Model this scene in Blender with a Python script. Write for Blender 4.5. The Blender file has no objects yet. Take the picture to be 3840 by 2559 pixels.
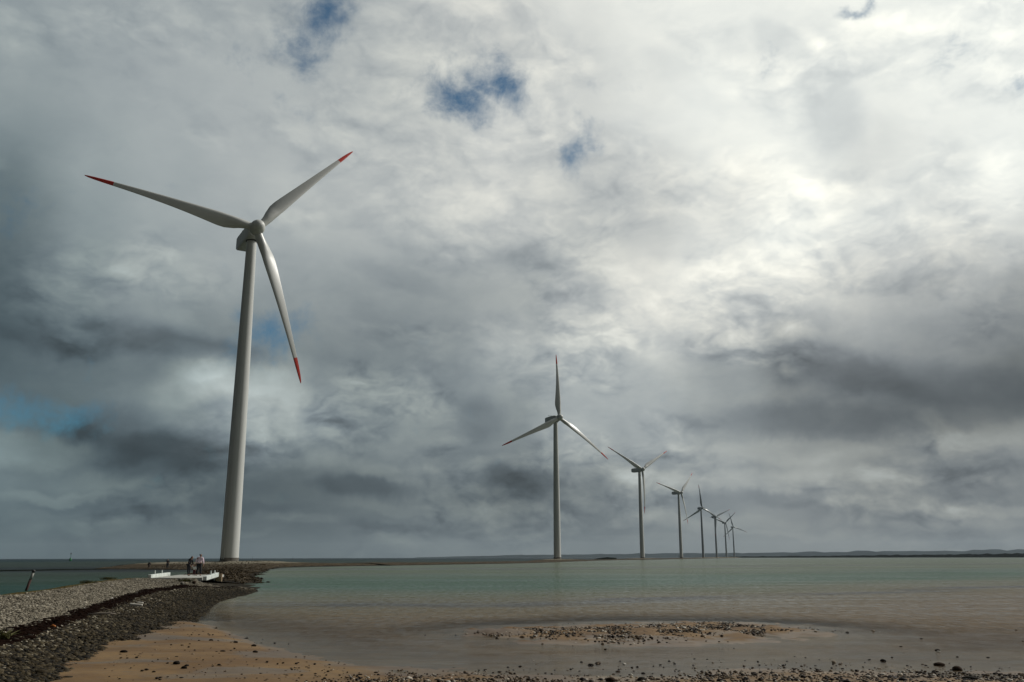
import bpy, bmesh, math, random
import numpy as np
from mathutils import Vector, Matrix, noise as mnoise
from math import radians as rad, pi, sin, cos, tan, atan2, sqrt, exp

random.seed(7); rng = np.random.default_rng(11)
S = bpy.context.scene
COL = S.collection

# ------------------------------------------------------------------ camera
CAMZ = 2.0
FPX = 3348.0                      # focal length in pixels of a 3840 px wide frame
PITCH = rad(13.633); ROLL = rad(0.1343)
cF = Vector((0, cos(PITCH), sin(PITCH))); R0 = Vector((1, 0, 0)); U0 = R0.cross(cF)
cR = R0 * cos(ROLL) - U0 * sin(ROLL); cU = U0 * cos(ROLL) + R0 * sin(ROLL)
cam_d = bpy.data.cameras.new('camera'); cam = bpy.data.objects.new('camera', cam_d); COL.objects.link(cam)
cam_d.sensor_width = 36.0; cam_d.lens = FPX / 3840 * 36.0
cam_d.clip_start = 0.1; cam_d.clip_end = 60000
cam.matrix_world = Matrix(((cR.x, cU.x, -cF.x, 0), (cR.y, cU.y, -cF.y, 0), (cR.z, cU.z, -cF.z, CAMZ), (0, 0, 0, 1)))
S.camera = cam

# ------------------------------------------------------------------ render settings
S.render.engine = 'CYCLES'
S.render.resolution_x = 1024; S.render.resolution_y = 682
S.view_settings.view_transform = 'Standard'; S.view_settings.look = 'None'
S.view_settings.exposure = 0; S.view_settings.gamma = 1
S.cycles.max_bounces = 6; S.cycles.transparent_max_bounces = 8; S.cycles.volume_bounces = 0

# ------------------------------------------------------------------ sun
SUN_AZ = rad(63); SUN_EL = rad(40)
SUN_STRENGTH = 2.7
sun_dir = Vector((sin(SUN_AZ) * cos(SUN_EL), cos(SUN_AZ) * cos(SUN_EL), sin(SUN_EL)))
sd = bpy.data.lights.new('sun', 'SUN'); sun = bpy.data.objects.new('sun', sd); COL.objects.link(sun)
sd.energy = SUN_STRENGTH; sd.angle = rad(3.0); sd.color = (1.0, 0.96, 0.89)
sun.rotation_euler = (-sun_dir).to_track_quat('-Z', 'Y').to_euler(); sun.location = (0, 0, 150)

# ------------------------------------------------------------------ node helper
class NT:
    def __init__(s, tree): s.t = tree; s.n = tree.nodes; s.l = tree.links
    def new(s, kind, **kw):
        n = s.n.new(kind)
        for k, v in kw.items():
            setattr(n, k, v)
        return n
    def put(s, sock, v):
        if isinstance(v, bpy.types.NodeSocket): s.l.new(v, sock)
        else:
            if hasattr(sock.default_value, '__len__') and not hasattr(v, '__len__'): v = (v,) * len(sock.default_value)
            if hasattr(sock.default_value, '__len__') and len(sock.default_value) == 4 and len(v) == 3: v = (*v, 1)
            sock.default_value = v
    def math(s, op, a, b=0.0, c=None, clamp=False):
        n = s.new('ShaderNodeMath', operation=op); n.use_clamp = clamp
        s.put(n.inputs[0], a); s.put(n.inputs[1], b)
        if c is not None: s.put(n.inputs[2], c)
        return n.outputs[0]
    def vmath(s, op, a, b=(0, 0, 0)):
        n = s.new('ShaderNodeVectorMath', operation=op); s.put(n.inputs[0], a)
        if op == 'SCALE': s.put(n.inputs['Scale'], b)
        else: s.put(n.inputs[1], b)
        return n.outputs['Value'] if op in ('LENGTH', 'DOT_PRODUCT', 'DISTANCE') else n.outputs[0]
    def mix(s, f, a, b, mode='MIX'):
        n = s.new('ShaderNodeMix', data_type='RGBA', blend_type=mode)
        s.put(n.inputs[0], f); s.put(n.inputs[6], a); s.put(n.inputs[7], b)
        return n.outputs[2]
    def rng(s, v, a, b, c=0.0, d=1.0, smooth=True):
        n = s.new('ShaderNodeMapRange', interpolation_type='SMOOTHSTEP' if smooth else 'LINEAR')
        s.put(n.inputs[0], v); s.put(n.inputs[1], a); s.put(n.inputs[2], b); s.put(n.inputs[3], c); s.put(n.inputs[4], d)
        return n.outputs[0]
    def noise(s, vec, scale, detail=4, rough=.5, dist=0.0, dim='3D', out=0, w=None):
        n = s.new('ShaderNodeTexNoise', noise_dimensions=dim)
        if vec is not None: s.put(n.inputs['Vector'], vec)
        s.put(n.inputs['Scale'], scale); s.put(n.inputs['Detail'], detail); s.put(n.inputs['Roughness'], rough); s.put(n.inputs['Distortion'], dist)
        return n.outputs[out]
    def ramp(s, v, stops, interp='LINEAR'):
        n = s.new('ShaderNodeValToRGB'); r = n.color_ramp; r.interpolation = interp
        while len(r.elements) < len(stops): r.elements.new(0.5)
        for e, (p, c) in zip(r.elements, stops):
            e.position = p
            e.color = (*c, 1) if hasattr(c, '__len__') else (c, c, c, 1)
        s.put(n.inputs[0], v); return n.outputs[0]
    def mapping(s, vec, loc=(0, 0, 0), rot=(0, 0, 0), scale=(1, 1, 1), kind='POINT'):
        n = s.new('ShaderNodeMapping', vector_type=kind)
        s.put(n.inputs[0], vec); n.inputs[1].default_value = loc; n.inputs[2].default_value = rot; n.inputs[3].default_value = scale
        return n.outputs[0]

def lin(c): 
    c = c / 255.0
    return c / 12.92 if c <= .04045 else ((c + .055) / 1.055) ** 2.4
def srgb(r, g, b): return (lin(r), lin(g), lin(b))

# ------------------------------------------------------------------ sky (world)
# brightness of the cloud deck, seen as a table over direction
SX = [i * 320 for i in range(13)]
SKY = {
 0:    [160,165,168,170,178,196,205,226,236,240,242,246,246],
 200:  [155,168,176,178,180,186,192,216,232,230,236,242,244],
 400:  [145,160,172,180,180,186,210,212,242,242,236,244,244],
 600:  [120,150,165,182,188,190,207,196,222,238,216,236,248],
 800:  [95,140,158,170,182,200,202,186,200,240,236,226,229],
 1000: [92,128,155,165,165,175,168,190,218,240,219,202,165],
 1150: [88,116,145,150,150,150,160,195,218,192,186,150,145],
 1300: [82,104,122,120,130,135,165,185,200,140,150,150,135],
 1400: [80,95,105,145,120,130,150,170,165,115,115,120,95],
 1500: [95,85,125,165,125,130,135,160,155,120,110,92,80],
 1600: [85,70,110,145,120,120,120,150,145,115,98,95,115],
 1700: [110,62,75,110,115,120,125,140,150,130,120,125,130],
 1800: [95,90,85,90,85,110,85,115,140,135,125,110,120],
 1900: [90,92,88,90,95,105,100,115,125,130,115,118,120],
 2000: [80,85,88,90,100,108,108,112,118,122,122,122,122],
 2095: [76,80,86,92,100,105,108,108,110,112,112,112,112]}
SY = sorted(SKY)
SG = np.array([SKY[k] for k in SY], float)
def sky_rgb(px, py):
    px = min(max(px, 0), 3840); py = min(max(py, 0), 2095)
    j = min(int(px // 320), 11); fx = px / 320 - j
    i = max(k for k in range(len(SY) - 1) if SY[k] <= py); fy = (py - SY[i]) / (SY[i + 1] - SY[i])
    L = (SG[i, j] * (1 - fx) + SG[i, j + 1] * fx) * (1 - fy) + (SG[i + 1, j] * (1 - fx) + SG[i + 1, j + 1] * fx) * fy
    k = min(max((205 - L) / 130, 0), 1); wl = 1.2 - min(px / 3840 * 1.0, .8)
    L = L * (1 + .13 * min(max((py - 1200) / 300, 0), 1)) + max(0, 1 - px / 900) * 14 * min(1, max(0, (py - 300) / 500))
    r = L * (1.0 - .13 * k * wl); g = L * (1.005 - .012 * k * wl); b = L * (1.0 + .035 * k * wl) - max(0, (L - 170)) * .07
    return srgb(min(r, 250), min(g, 250), min(b, 250))
def px_dir(px, py):
    d = cF + cR * ((px - 1920) / FPX) - cU * ((py - 1279.5) / FPX)
    return d.normalized()
def dir_px(az, el):
    d = Vector((sin(az) * cos(el), cos(az) * cos(el), sin(el)))
    z = d.dot(cF); return 1920 + FPX * d.dot(cR) / z, 1279.5 - FPX * d.dot(cU) / z
def px_azel(px, py):
    d = px_dir(px, py); return atan2(d.x, d.y), math.asin(d.z)

world = bpy.data.worlds.new('World'); S.world = world; world.use_nodes = True
W = NT(world.node_tree); W.n.clear()
out = W.new('ShaderNodeOutputWorld'); bg = W.new('ShaderNodeBackground'); W.l.new(bg.outputs[0], out.inputs[0])
bg.inputs['Strength'].default_value = 0.1
tc = W.new('ShaderNodeTexCoord').outputs['Generated']
dirv = W.vmath('NORMALIZE', tc)
sx = W.new('ShaderNodeSeparateXYZ'); W.put(sx.inputs[0], dirv)
X, Y, Z = sx.outputs
# cloud layer coordinates (directions projected on a flat deck)
zc = W.math('ADD', W.math('MAXIMUM', Z, 0.0), 0.10)
cmb = W.new('ShaderNodeCombineXYZ'); W.put(cmb.inputs[0], W.math('DIVIDE', X, zc)); W.put(cmb.inputs[1], W.math('DIVIDE', Y, zc)); W.put(cmb.inputs[2], 0.0)
deck = cmb.outputs[0]
nA = W.noise(deck, 1.1, 7, .56, .3, out=1)           # colour output used as a warp
nB = W.noise(dirv, 7.0, 6, .55, .4, out=1)
warp = W.vmath('ADD', W.vmath('SCALE', W.vmath('SUBTRACT', nA, (.5, .5, .5)), .07), W.vmath('SCALE', W.vmath('SUBTRACT', nB, (.5, .5, .5)), .11))
sw = W.new('ShaderNodeSeparateXYZ'); W.put(sw.inputs[0], warp)
az = W.math('ARCTAN2', X, Y); el = W.math('ARCSINE', Z)
flat = W.rng(el, 0.0, rad(9), 0.15, 1.0)
azw = W.math('ADD', az, W.math('MULTIPLY', sw.outputs[0], W.rng(el, 0, rad(9), .6, 1.0)))
elw = W.math('ADD', el, W.math('MULTIPLY', sw.outputs[1], W.math('MULTIPLY', flat, .75)))
AZ0, AZ1, NAZ = -36.0, 36.0, 17; EL1 = 37.0; NEL = 22
step = (AZ1 - AZ0) / (NAZ - 1)
elf = W.math('DIVIDE', elw, rad(EL1), clamp=True)
ap = W.math('DIVIDE', W.math('SUBTRACT', azw, rad(AZ0)), rad(step))
col = None
for k in range(NAZ):
    stops = []
    for i in range(NEL):
        e = (i / (NEL - 1)) ** 1.25 * EL1
        px, py = dir_px(rad(AZ0 + k * step), rad(e))
        stops.append((e / EL1, sky_rgb(px, py)))
    c = W.ramp(elf, stops, 'B_SPLINE')
    col = c if col is None else W.mix(W.rng(W.math('SUBTRACT', ap, float(k - 1)), 0.0, 1.0, smooth=True), col, c)
col = W.vmath('SCALE', col, 10.0)
# the sky outside that window: bright towards the sun, dull elsewhere
dsun = W.math('MAXIMUM', W.vmath('DOT_PRODUCT', dirv, tuple(sun_dir)), 0.0)
gen_f = W.math('POWER', dsun, 3.0)
gen = W.mix(gen_f, (0.26, 0.34, 0.38), (7.0, 7.2, 7.2))
gen = W.mix(W.rng(el, rad(30), rad(70), 0, .55), gen, (1.2, 1.35, 1.4))
inside = W.math('MULTIPLY', W.rng(W.math('ABSOLUTE', az), rad(34), rad(50), 1, 0), W.rng(el, rad(36), rad(60), 1, 0))
col = W.mix(inside, gen, col)
# cloud texture: billowing lumps with their sun side bright and their base dark
big = W.rng(el, rad(4), rad(20), .25, 1.0)
def billow(vec, scale, octs, gain):
    acc_ = None; a_ = 1.0; tot = 0
    for q in range(octs):
        n_ = W.noise(W.vmath('ADD', vec, (q * 7.3, q * 3.1, q * 1.7)), scale * 2.03 ** q, 1, .5)
        b_ = W.math('MULTIPLY', W.math('ABSOLUTE', W.math('SUBTRACT', n_, .5)), 4.0 * a_)
        if q == 0: b_ = W.math('MULTIPLY', b_, big)
        acc_ = b_ if acc_ is None else W.math('ADD', acc_, b_); tot += a_; a_ *= gain
    return W.math('DIVIDE', acc_, tot)
dq = W.mapping(dirv, scale=(1, 1, 1.75))
dq = W.vmath('ADD', dq, W.vmath('SCALE', W.vmath('SUBTRACT', W.noise(dq, 9.0, 5, .55, 0, out=1), (.5, .5, .5)), .07))
bA = billow(dq, 5.0, 5, .56); bB = billow(W.vmath('ADD', dq, (.010, 0, .020)), 5.0, 5, .56)
wn0 = W.noise(dq, 5.0, 3, .5)
where = W.rng(wn0, .44, .60, .12, 1.0)       # crisp in places, blurred in others
f1 = W.noise(dq, 4.5, 7, .52, 0)
f2 = W.noise(dq, 17.0, 8, .60, 0)
shade = W.math('MULTIPLY', W.math('SUBTRACT', bA, bB), where)
amp = W.rng(el, rad(0.2), rad(2.5), .5, 1.0)
m = W.math('ADD', W.math('MULTIPLY', shade, 1.25), W.math('MULTIPLY', W.math('MULTIPLY', W.math('SUBTRACT', bA, .36), where), .40))
m = W.math('ADD', m, W.math('ADD', W.math('MULTIPLY', W.math('SUBTRACT', f1, .5), .60), W.math('MULTIPLY', W.math('SUBTRACT', f2, .5), .28)))
m = W.math('MULTIPLY', m, W.rng(el, rad(11), rad(22), 1.1, .52))
m = W.math('ADD', 1.0, W.math('MULTIPLY', m, amp))
col = W.vmath('SCALE', col, m)
# individual cloud masses: (px, py, rx, ry, tilt, gain) surveyed directions, brighter (+) or darker (-)
MASS = [(880,1430,200,75,-12,.30),(1010,1560,110,150,-10,.27),(700,1480,120,60,10,.25),(140,1690,190,60,0,.35),(430,1790,150,40,10,.20),(610,1720,260,75,4,-.42),(420,1590,120,70,0,-.25),
 (3480,1440,420,80,-10,-.22),(3050,1570,330,60,-4,-.25),(3150,1370,230,60,-25,-.14),(2840,1180,120,60,-30,-.15),(3080,1080,150,60,-25,.16),(2560,1130,330,90,-32,.12),(2350,1250,120,60,-35,.08),
 (1340,1820,160,38,0,-.28),(1950,1800,170,45,-4,-.28),(1650,1720,120,40,0,-.10),(1200,1720,140,30,0,.16),(2640,1900,120,38,0,-.15),(3560,1820,190,36,-6,-.20),(3300,1890,200,22,-3,.14),(2300,1950,260,30,0,.08),(1150,1960,110,18,0,.16),(1050,1945,60,16,0,.12),
 (2760,1960,260,26,0,.06),(2250,1700,160,60,-35,.10),(3650,1650,200,40,10,.16),(2550,300,170,60,-35,-.05),(3150,420,90,150,20,-.14),(2950,150,120,50,-40,-.10),(2050,1000,300,80,-30,-.12),(2280,750,150,70,-20,-.08),(2900,700,260,180,-40,.06),
 (350,1250,260,60,0,-.15),(60,1100,110,200,0,-.08),(1150,800,180,90,-30,.06),(600,1000,260,80,0,.08),(1480,1060,180,40,-20,-.10),(780,1330,260,50,-4,-.20),(1550,1500,180,50,-20,.10),(1760,1450,120,70,-40,-.10),(2450,1830,160,60,-20,.10),(300,1960,200,22,0,.08),(250,1880,160,22,0,-.12),
 (230,1860,150,16,0,.26),(520,1930,190,18,0,-.14),(900,1900,150,22,0,-.14),(870,2010,150,12,0,.12),(1500,1900,200,22,0,.12),(1450,1970,150,18,0,-.14),(1900,1890,140,24,0,.14),(1800,1980,240,18,0,-.12),(2450,1800,150,40,-10,.16),
 (2300,2010,260,16,0,-.08),(2820,1790,200,34,0,.14),(2900,1850,170,26,0,-.14),(3150,1760,230,36,-5,.16),(3700,1900,200,20,0,.14),(3450,1985,300,18,0,-.10),(3000,2000,260,12,0,.08),(2950,1690,330,34,-3,.16),(3450,1670,260,34,6,.14),
 (1330,1420,150,45,0,.12),(1620,1620,170,60,-15,.12),(1800,1600,90,90,0,-.18),(1480,1760,150,26,0,.10),(560,1300,330,60,0,-.12),(300,1600,60,50,0,-.2),(820,1400,60,40,30,.25),(1040,1370,90,60,0,.2)]
ma = W.new('ShaderNodeCombineXYZ')
mwn = W.noise(dirv, 9.0, 8, .60, .3, out=1); mws = W.new('ShaderNodeSeparateXYZ'); W.put(mws.inputs[0], W.vmath('SCALE', W.vmath('SUBTRACT', mwn, (.5, .5, .5)), .085))
W.put(ma.inputs[0], W.math('ADD', az, mws.outputs[0])); W.put(ma.inputs[1], W.math('ADD', el, W.math('MULTIPLY', mws.outputs[1], .7)))
acc = None; src = ma.outputs[0]
for qi, (px, py, rx, ry, ang, gn) in enumerate(MASS):
    a, e = px_azel(px, py)
    if qi and qi % 4 == 0: src = W.vmath('ADD', src, W.vmath('SCALE', (1e-7, 0, 0), acc))     # keeps the node evaluation in sequence (few live values)
    v = W.mapping(src, (a, e, 0), (0, 0, rad(ang)), (rx / FPX * 1.35 / max(cos(e), .8), ry / FPX * 1.35, 1), 'TEXTURE')
    f = W.rng(W.vmath('LENGTH', v), .40, 1.12, gn * 1.2, 0.0)
    acc = f if acc is None else W.math('ADD', acc, f)
tot = W.math('MULTIPLY', m, W.math('ADD', 1.0, acc))
col = W.vmath('SCALE', col, W.math('ADD', 1.0, acc))
# shaded cloud is cooler, lit cloud warmer
col = W.mix(1.0, col, W.mix(W.rng(tot, .62, 1.35), (.945, .995, 1.05), (1.03, 1.015, .965)), 'MULTIPLY')
# blue gaps
skyn = W.new('ShaderNodeTexSky', sky_type='NISHITA'); skyn.sun_disc = False
skyn.sun_elevation = SUN_EL; skyn.sun_rotation = SUN_AZ; skyn.air_density = 1.0; skyn.dust_density = .3; skyn.ozone_density = 2.0
blue = W.mix(1.0, skyn.outputs[0], (.22, .46, .52), 'MULTIPLY')
ae = W.new('ShaderNodeCombineXYZ')
wn = W.noise(dirv, 11.0, 8, .62, .3, out=1)
wsep = W.new('ShaderNodeSeparateXYZ'); W.put(wsep.inputs[0], W.vmath('SCALE', W.vmath('SUBTRACT', wn, (.5, .5, .5)), .09))
W.put(ae.inputs[0], W.math('ADD', az, wsep.outputs[0])); W.put(ae.inputs[1], W.math('ADD', el, wsep.outputs[1]))
HOLES = [(1225,60,50,120,-20,1.0),(1130,175,70,75,-35,.85),(950,240,110,50,0,.5),(1850,310,85,66,-30,1.1),(1725,390,95,60,-25,1.05),
 (1620,215,120,45,10,.42),(1930,250,90,60,0,.45),(2165,555,42,80,-15,.85),(3190,2,34,18,0,.8),(95,1560,165,42,6,.9),(1010,1250,110,70,20,.75),
 (3815,310,34,26,0,.8),(1040,405,75,30,-15,.5),(2290,280,70,50,0,.35),(2895,235,30,50,-15,.5),(3600,225,50,35,20,.4),(20,760,60,60,0,.45),(340,1390,18,30,0,.5)]
mask = None; src = ae.outputs[0]
for qi, (px, py, rx, ry, ang, st) in enumerate(HOLES):
    a, e = px_azel(px, py)
    if qi and qi % 4 == 0: src = W.vmath('ADD', src, W.vmath('SCALE', (1e-7, 0, 0), mask))
    v = W.mapping(src, (a, e, 0), (0, 0, rad(ang)), (rx / FPX * 1.55 / max(cos(e), .8), ry / FPX * 1.55, 1), 'TEXTURE')
    f = W.rng(W.vmath('LENGTH', v), 0.0, 2.1, st * 1.12, 0.0)
    mask = f if mask is None else W.math('MAXIMUM', mask, f)
wisp = W.noise(dirv, 22.0, 9, .66, .2)
mask = W.math('ADD', mask, W.math('MULTIPLY', W.math('SUBTRACT', wisp, .55), 2.3))
mask = W.rng(mask, .15, 1.45, 0, .95)
col = W.mix(mask, col, blue)
# below the horizon
col = W.mix(W.rng(Z, -.05, -.01, 0, 1), (.45, .5, .5), col)
W.put(bg.inputs['Color'], col)
world.cycles.sampling_method = 'MANUAL'; world.cycles.sample_map_resolution = 512

# ------------------------------------------------------------------ generic mesh / object helpers
def tag(o, label=None, cat=None, group=None, kind=None):
    if label: o['label'] = label
    if cat: o['category'] = cat
    if group: o['group'] = group
    if kind: o['kind'] = kind
    return o
def obj(name, verts, faces, m=None, parent=None, smooth=False, loc=None):
    me = bpy.data.meshes.new(name); me.from_pydata([tuple(v) for v in verts], [], [tuple(f) for f in faces]); me.update()
    if smooth: me.polygons.foreach_set('use_smooth', [True] * len(me.polygons))
    o = bpy.data.objects.new(name, me); COL.objects.link(o)
    if m: me.materials.append(m)
    if parent: o.parent = parent
    if loc: o.location = loc
    return o
def empty(name, loc, rz=0):
    o = bpy.data.objects.new(name, None); COL.objects.link(o); o.location = loc; o.rotation_euler = (0, 0, rz); o.empty_display_size = .5
    return o
class MB:
    def __init__(s): s.v = []; s.f = []
    def add(s, v, f):
        o = len(s.v); s.v += [Vector(p) for p in v]; s.f += [tuple(i + o for i in q) for q in f]
    def box(s, c, d, rot=None, bev=0.0):
        bm = bmesh.new(); bmesh.ops.create_cube(bm, size=1)
        for v in bm.verts: v.co = Vector((v.co.x * d[0], v.co.y * d[1], v.co.z * d[2]))
        if bev: bmesh.ops.bevel(bm, geom=bm.edges[:], offset=bev, segments=2, affect='EDGES', profile=.7)
        M = (rot.to_matrix().to_4x4() if rot else Matrix())
        bm.verts.index_update()
        s.add([M @ v.co + Vector(c) for v in bm.verts], [[v.index for v in f.verts] for f in bm.faces]); bm.free()
    def tube(s, pts, rad_, n=12, caps=True):
        pts = [Vector(p) for p in pts]; rings = []
        if not hasattr(rad_, '__len__'): rad_ = [rad_] * len(pts)
        prev = None
        for i, p in enumerate(pts):
            t = (pts[min(i + 1, len(pts) - 1)] - pts[max(i - 1, 0)]).normalized()
            if prev is None:
                a = Vector((1, 0, 0)) if abs(t.x) < .9 else Vector((0, 1, 0))
                x = t.cross(a).normalized()
            else: x = (prev - t * prev.dot(t)).normalized()
            prev = x; y = t.cross(x)
            rings.append([p + (x * cos(2 * pi * k / n) + y * sin(2 * pi * k / n)) * rad_[i] for k in range(n)])
        s.rings(rings, caps)
    def rings(s, rings, caps=True):
        n = len(rings[0]); v = [p for r in rings for p in r]; f = []
        for i in range(len(rings) - 1):
            for k in range(n):
                a = i * n + k; b = i * n + (k + 1) % n; f.append((a, b, b + n, a + n))
        if caps: f.append(tuple(range(n - 1, -1, -1))); f.append(tuple((len(rings) - 1) * n + k for k in range(n)))
        s.add(v, f)
    def build(s, name, m, parent=None, smooth=False): 
        o = obj(name, s.v, s.f, m, parent, smooth)
        return o
def autosmooth(o, ang=35):
    me = o.data
    me.polygons.foreach_set('use_smooth', [True] * len(me.polygons))
    bm = bmesh.new(); bm.from_mesh(me)
    for e in bm.edges:
        if len(e.link_faces) == 2 and e.calc_face_angle(0) > rad(ang): e.smooth = False
    bm.to_mesh(me); bm.free()

def mat(name, base=(.5, .5, .5), rough=.6, metal=0.0, spec=.5):
    m = bpy.data.materials.new(name); m.use_nodes = True; t = NT(m.node_tree)
    p = m.node_tree.nodes['Principled BSDF']
    p.inputs['Base Color'].default_value = (*base, 1); p.inputs['Roughness'].default_value = rough
    p.inputs['Metallic'].default_value = metal; p.inputs['Specular IOR Level'].default_value = spec
    return m, t, p
def worn(name, base, rough=.6, amt=.25, scale=3.0, bump=.0, bscale=20, spec=.5, stretch=(1, 1, 1)):
    """plain paint / cloth / stone with uneven tone"""
    m, t, p = mat(name, base, rough, 0, spec)
    c = t.new('ShaderNodeTexCoord').outputs['Object']
    c2 = t.mapping(c, scale=stretch)
    n = t.noise(c2, scale, 7, .6)
    k = t.rng(n, .3, .7, 1 - amt, 1 + amt * .6)
    t.put(p.inputs['Base Color'], t.vmath('SCALE', base, k))
    t.put(p.inputs['Roughness'], t.rng(n, .3, .7, min(rough + .12, 1), max(rough - .1, .05)))
    if bump:
        b = t.new('ShaderNodeBump'); b.inputs['Strength'].default_value = bump; b.inputs['Distance'].default_value = .02
        t.put(b.inputs['Height'], t.noise(c, bscale, 6, .6)); t.put(p.inputs['Normal'], b.outputs[0])
    return m

# pixel <-> ground helpers: only used here to survey where the shorelines run
def hor(px): return 2087 + .0158 * px - 5.21e-6 * px * px           # sea horizon row in the photo
def surv(px, py, z=0.0, far=False):
    if far: py = py - hor(px) + (2096 - 9 * px / 3840)
    d = px_dir(px, py); k = (z - CAMZ) / d.z
    return Vector((d.x * k, d.y * k, z))
def surv_xy(px, py, z=0.0, far=False):
    p = surv(px, py, z, far); return (p.x, p.y)

# ------------------------------------------------------------------ terrain functions
def resample(P, n):
    P = np.array(P, float); d = np.r_[0, np.cumsum(np.linalg.norm(np.diff(P, axis=0), axis=1))]
    t = np.linspace(0, d[-1], n); return np.stack([np.interp(t, d, P[:, k]) for k in range(P.shape[1])], 1)
def vnoise(P, s, oct=4, seed=0.0):
    out = np.zeros(len(P))
    for i, p in enumerate(P):
        out[i] = mnoise.fractal(Vector((p[0] * s + seed, p[1] * s - seed, seed)), 0.7, 2.0, oct)
    return out
# waterline between the sand and the bay
WL = [(-1500,2300),(300,2320),(690,2322),(790,2350),(880,2384),(1000,2424),(1150,2458),(1300,2492),(1450,2512),(1700,2520),(2000,2534),(2400,2545),(2700,2515),(3100,2514),(3500,2524),(4300,2540),(6000,2600)]
wl = np.array([surv_xy(a, b) for a, b in WL]); wl_az = np.arctan2(wl[:, 0], wl[:, 1]); wl_r = np.hypot(wl[:, 0], wl[:, 1])
bar_c = np.array([surv_xy(x, y) for x, y in [(1790,2379),(2050,2374),(2300,2380),(2500,2374),(2700,2354),(2745,2352),(2900,2374),(3100,2380)]])
bar_w = np.array([.5, 2.0, 3.3, 3.7, 2.4, 1.0, 1.5, .3])
bar2_c = np.array([surv_xy(x, y) for x, y in [(3600,2350),(3720,2348),(3900,2348)]])
def bed_height(x, y):
    """seabed and sand of the bay, vectorised"""
    az = np.arctan2(x, y); r = np.hypot(x, y)
    d = np.interp(az, wl_az, wl_r) - r                      # >0 on the sand
    z = np.where(d > 0, .13 * (1 - np.exp(-d / 5)), -.9 * (1 - np.exp(d / 42)))
    # shallow bar
    dist = np.full(x.shape, 1e9); wd = np.ones(x.shape)
    for i in range(len(bar_c) - 1):
        a, b = bar_c[i], bar_c[i + 1]; ab = b - a
        t = np.clip(((x - a[0]) * ab[0] + (y - a[1]) * ab[1]) / (ab @ ab), 0, 1)
        q = np.hypot(x - a[0] - t * ab[0], y - a[1] - t * ab[1]); w = bar_w[i] * (1 - t) + bar_w[i + 1] * t
        m = q / w < dist; dist = np.where(m, q / w, dist)
    z = np.maximum(z, np.where(dist < 3, .075 - .085 * dist ** 1.5, -9))
    return z
# ------------------------------------------------------------------ materials of the ground
def ground_coords(t):
    return t.new('ShaderNodeNewGeometry').outputs['Position']
def sand_material():
    m, t, p = mat('wet_sand', (.16, .11, .07), .55)
    P = ground_coords(t); s = t.new('ShaderNodeSeparateXYZ'); t.put(s.inputs[0], P)
    n1 = t.noise(t.mapping(P, scale=(1, 1.6, 1)), .45, 6, .6, .3)
    n2 = t.noise(P, 5, 6, .65)
    c = t.mix(t.rng(n1, .35, .65), (.140, .080, .032), (.220, .138, .060))
    c = t.mix(t.rng(n2, .35, .75, 0, .5), c, (.13, .09, .06))
    sp = t.noise(P, 60, 3, .7); c = t.mix(t.rng(sp, .6, .72, 0, .45), c, (.07, .05, .035))
    wet = t.rng(s.outputs[2], .0, .055, 1, 0)
    wet = t.math('MAXIMUM', wet, t.rng(t.noise(t.mapping(P, scale=(1, 1.5, 1)), .33, 4, .5, .2), .50, .60, 0, .9))
    deep = t.rng(s.outputs[2], -.04, -.45, 0, 1)
    c = t.mix(deep, c, (.17, .125, .08))
    c = t.vmath('SCALE', c, t.rng(wet, 0, 1, 1.0, .72))
    t.put(p.inputs['Base Color'], c)
    t.put(p.inputs['Roughness'], t.rng(wet, 0, 1, .85, .40)); p.inputs['Specular IOR Level'].default_value = .25; 
    b = t.new('ShaderNodeBump'); b.inputs['Strength'].default_value = .5; b.inputs['Distance'].default_value = .03
    rip = t.noise(t.mapping(P, scale=(1, 3.5, 1)), 3.0, 5, .6, .4)
    t.put(b.inputs['Height'], t.math('MULTIPLY', rip, t.rng(wet, 0, 1, 1, .25))); t.put(p.inputs['Normal'], b.outputs[0])
    return m
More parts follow.
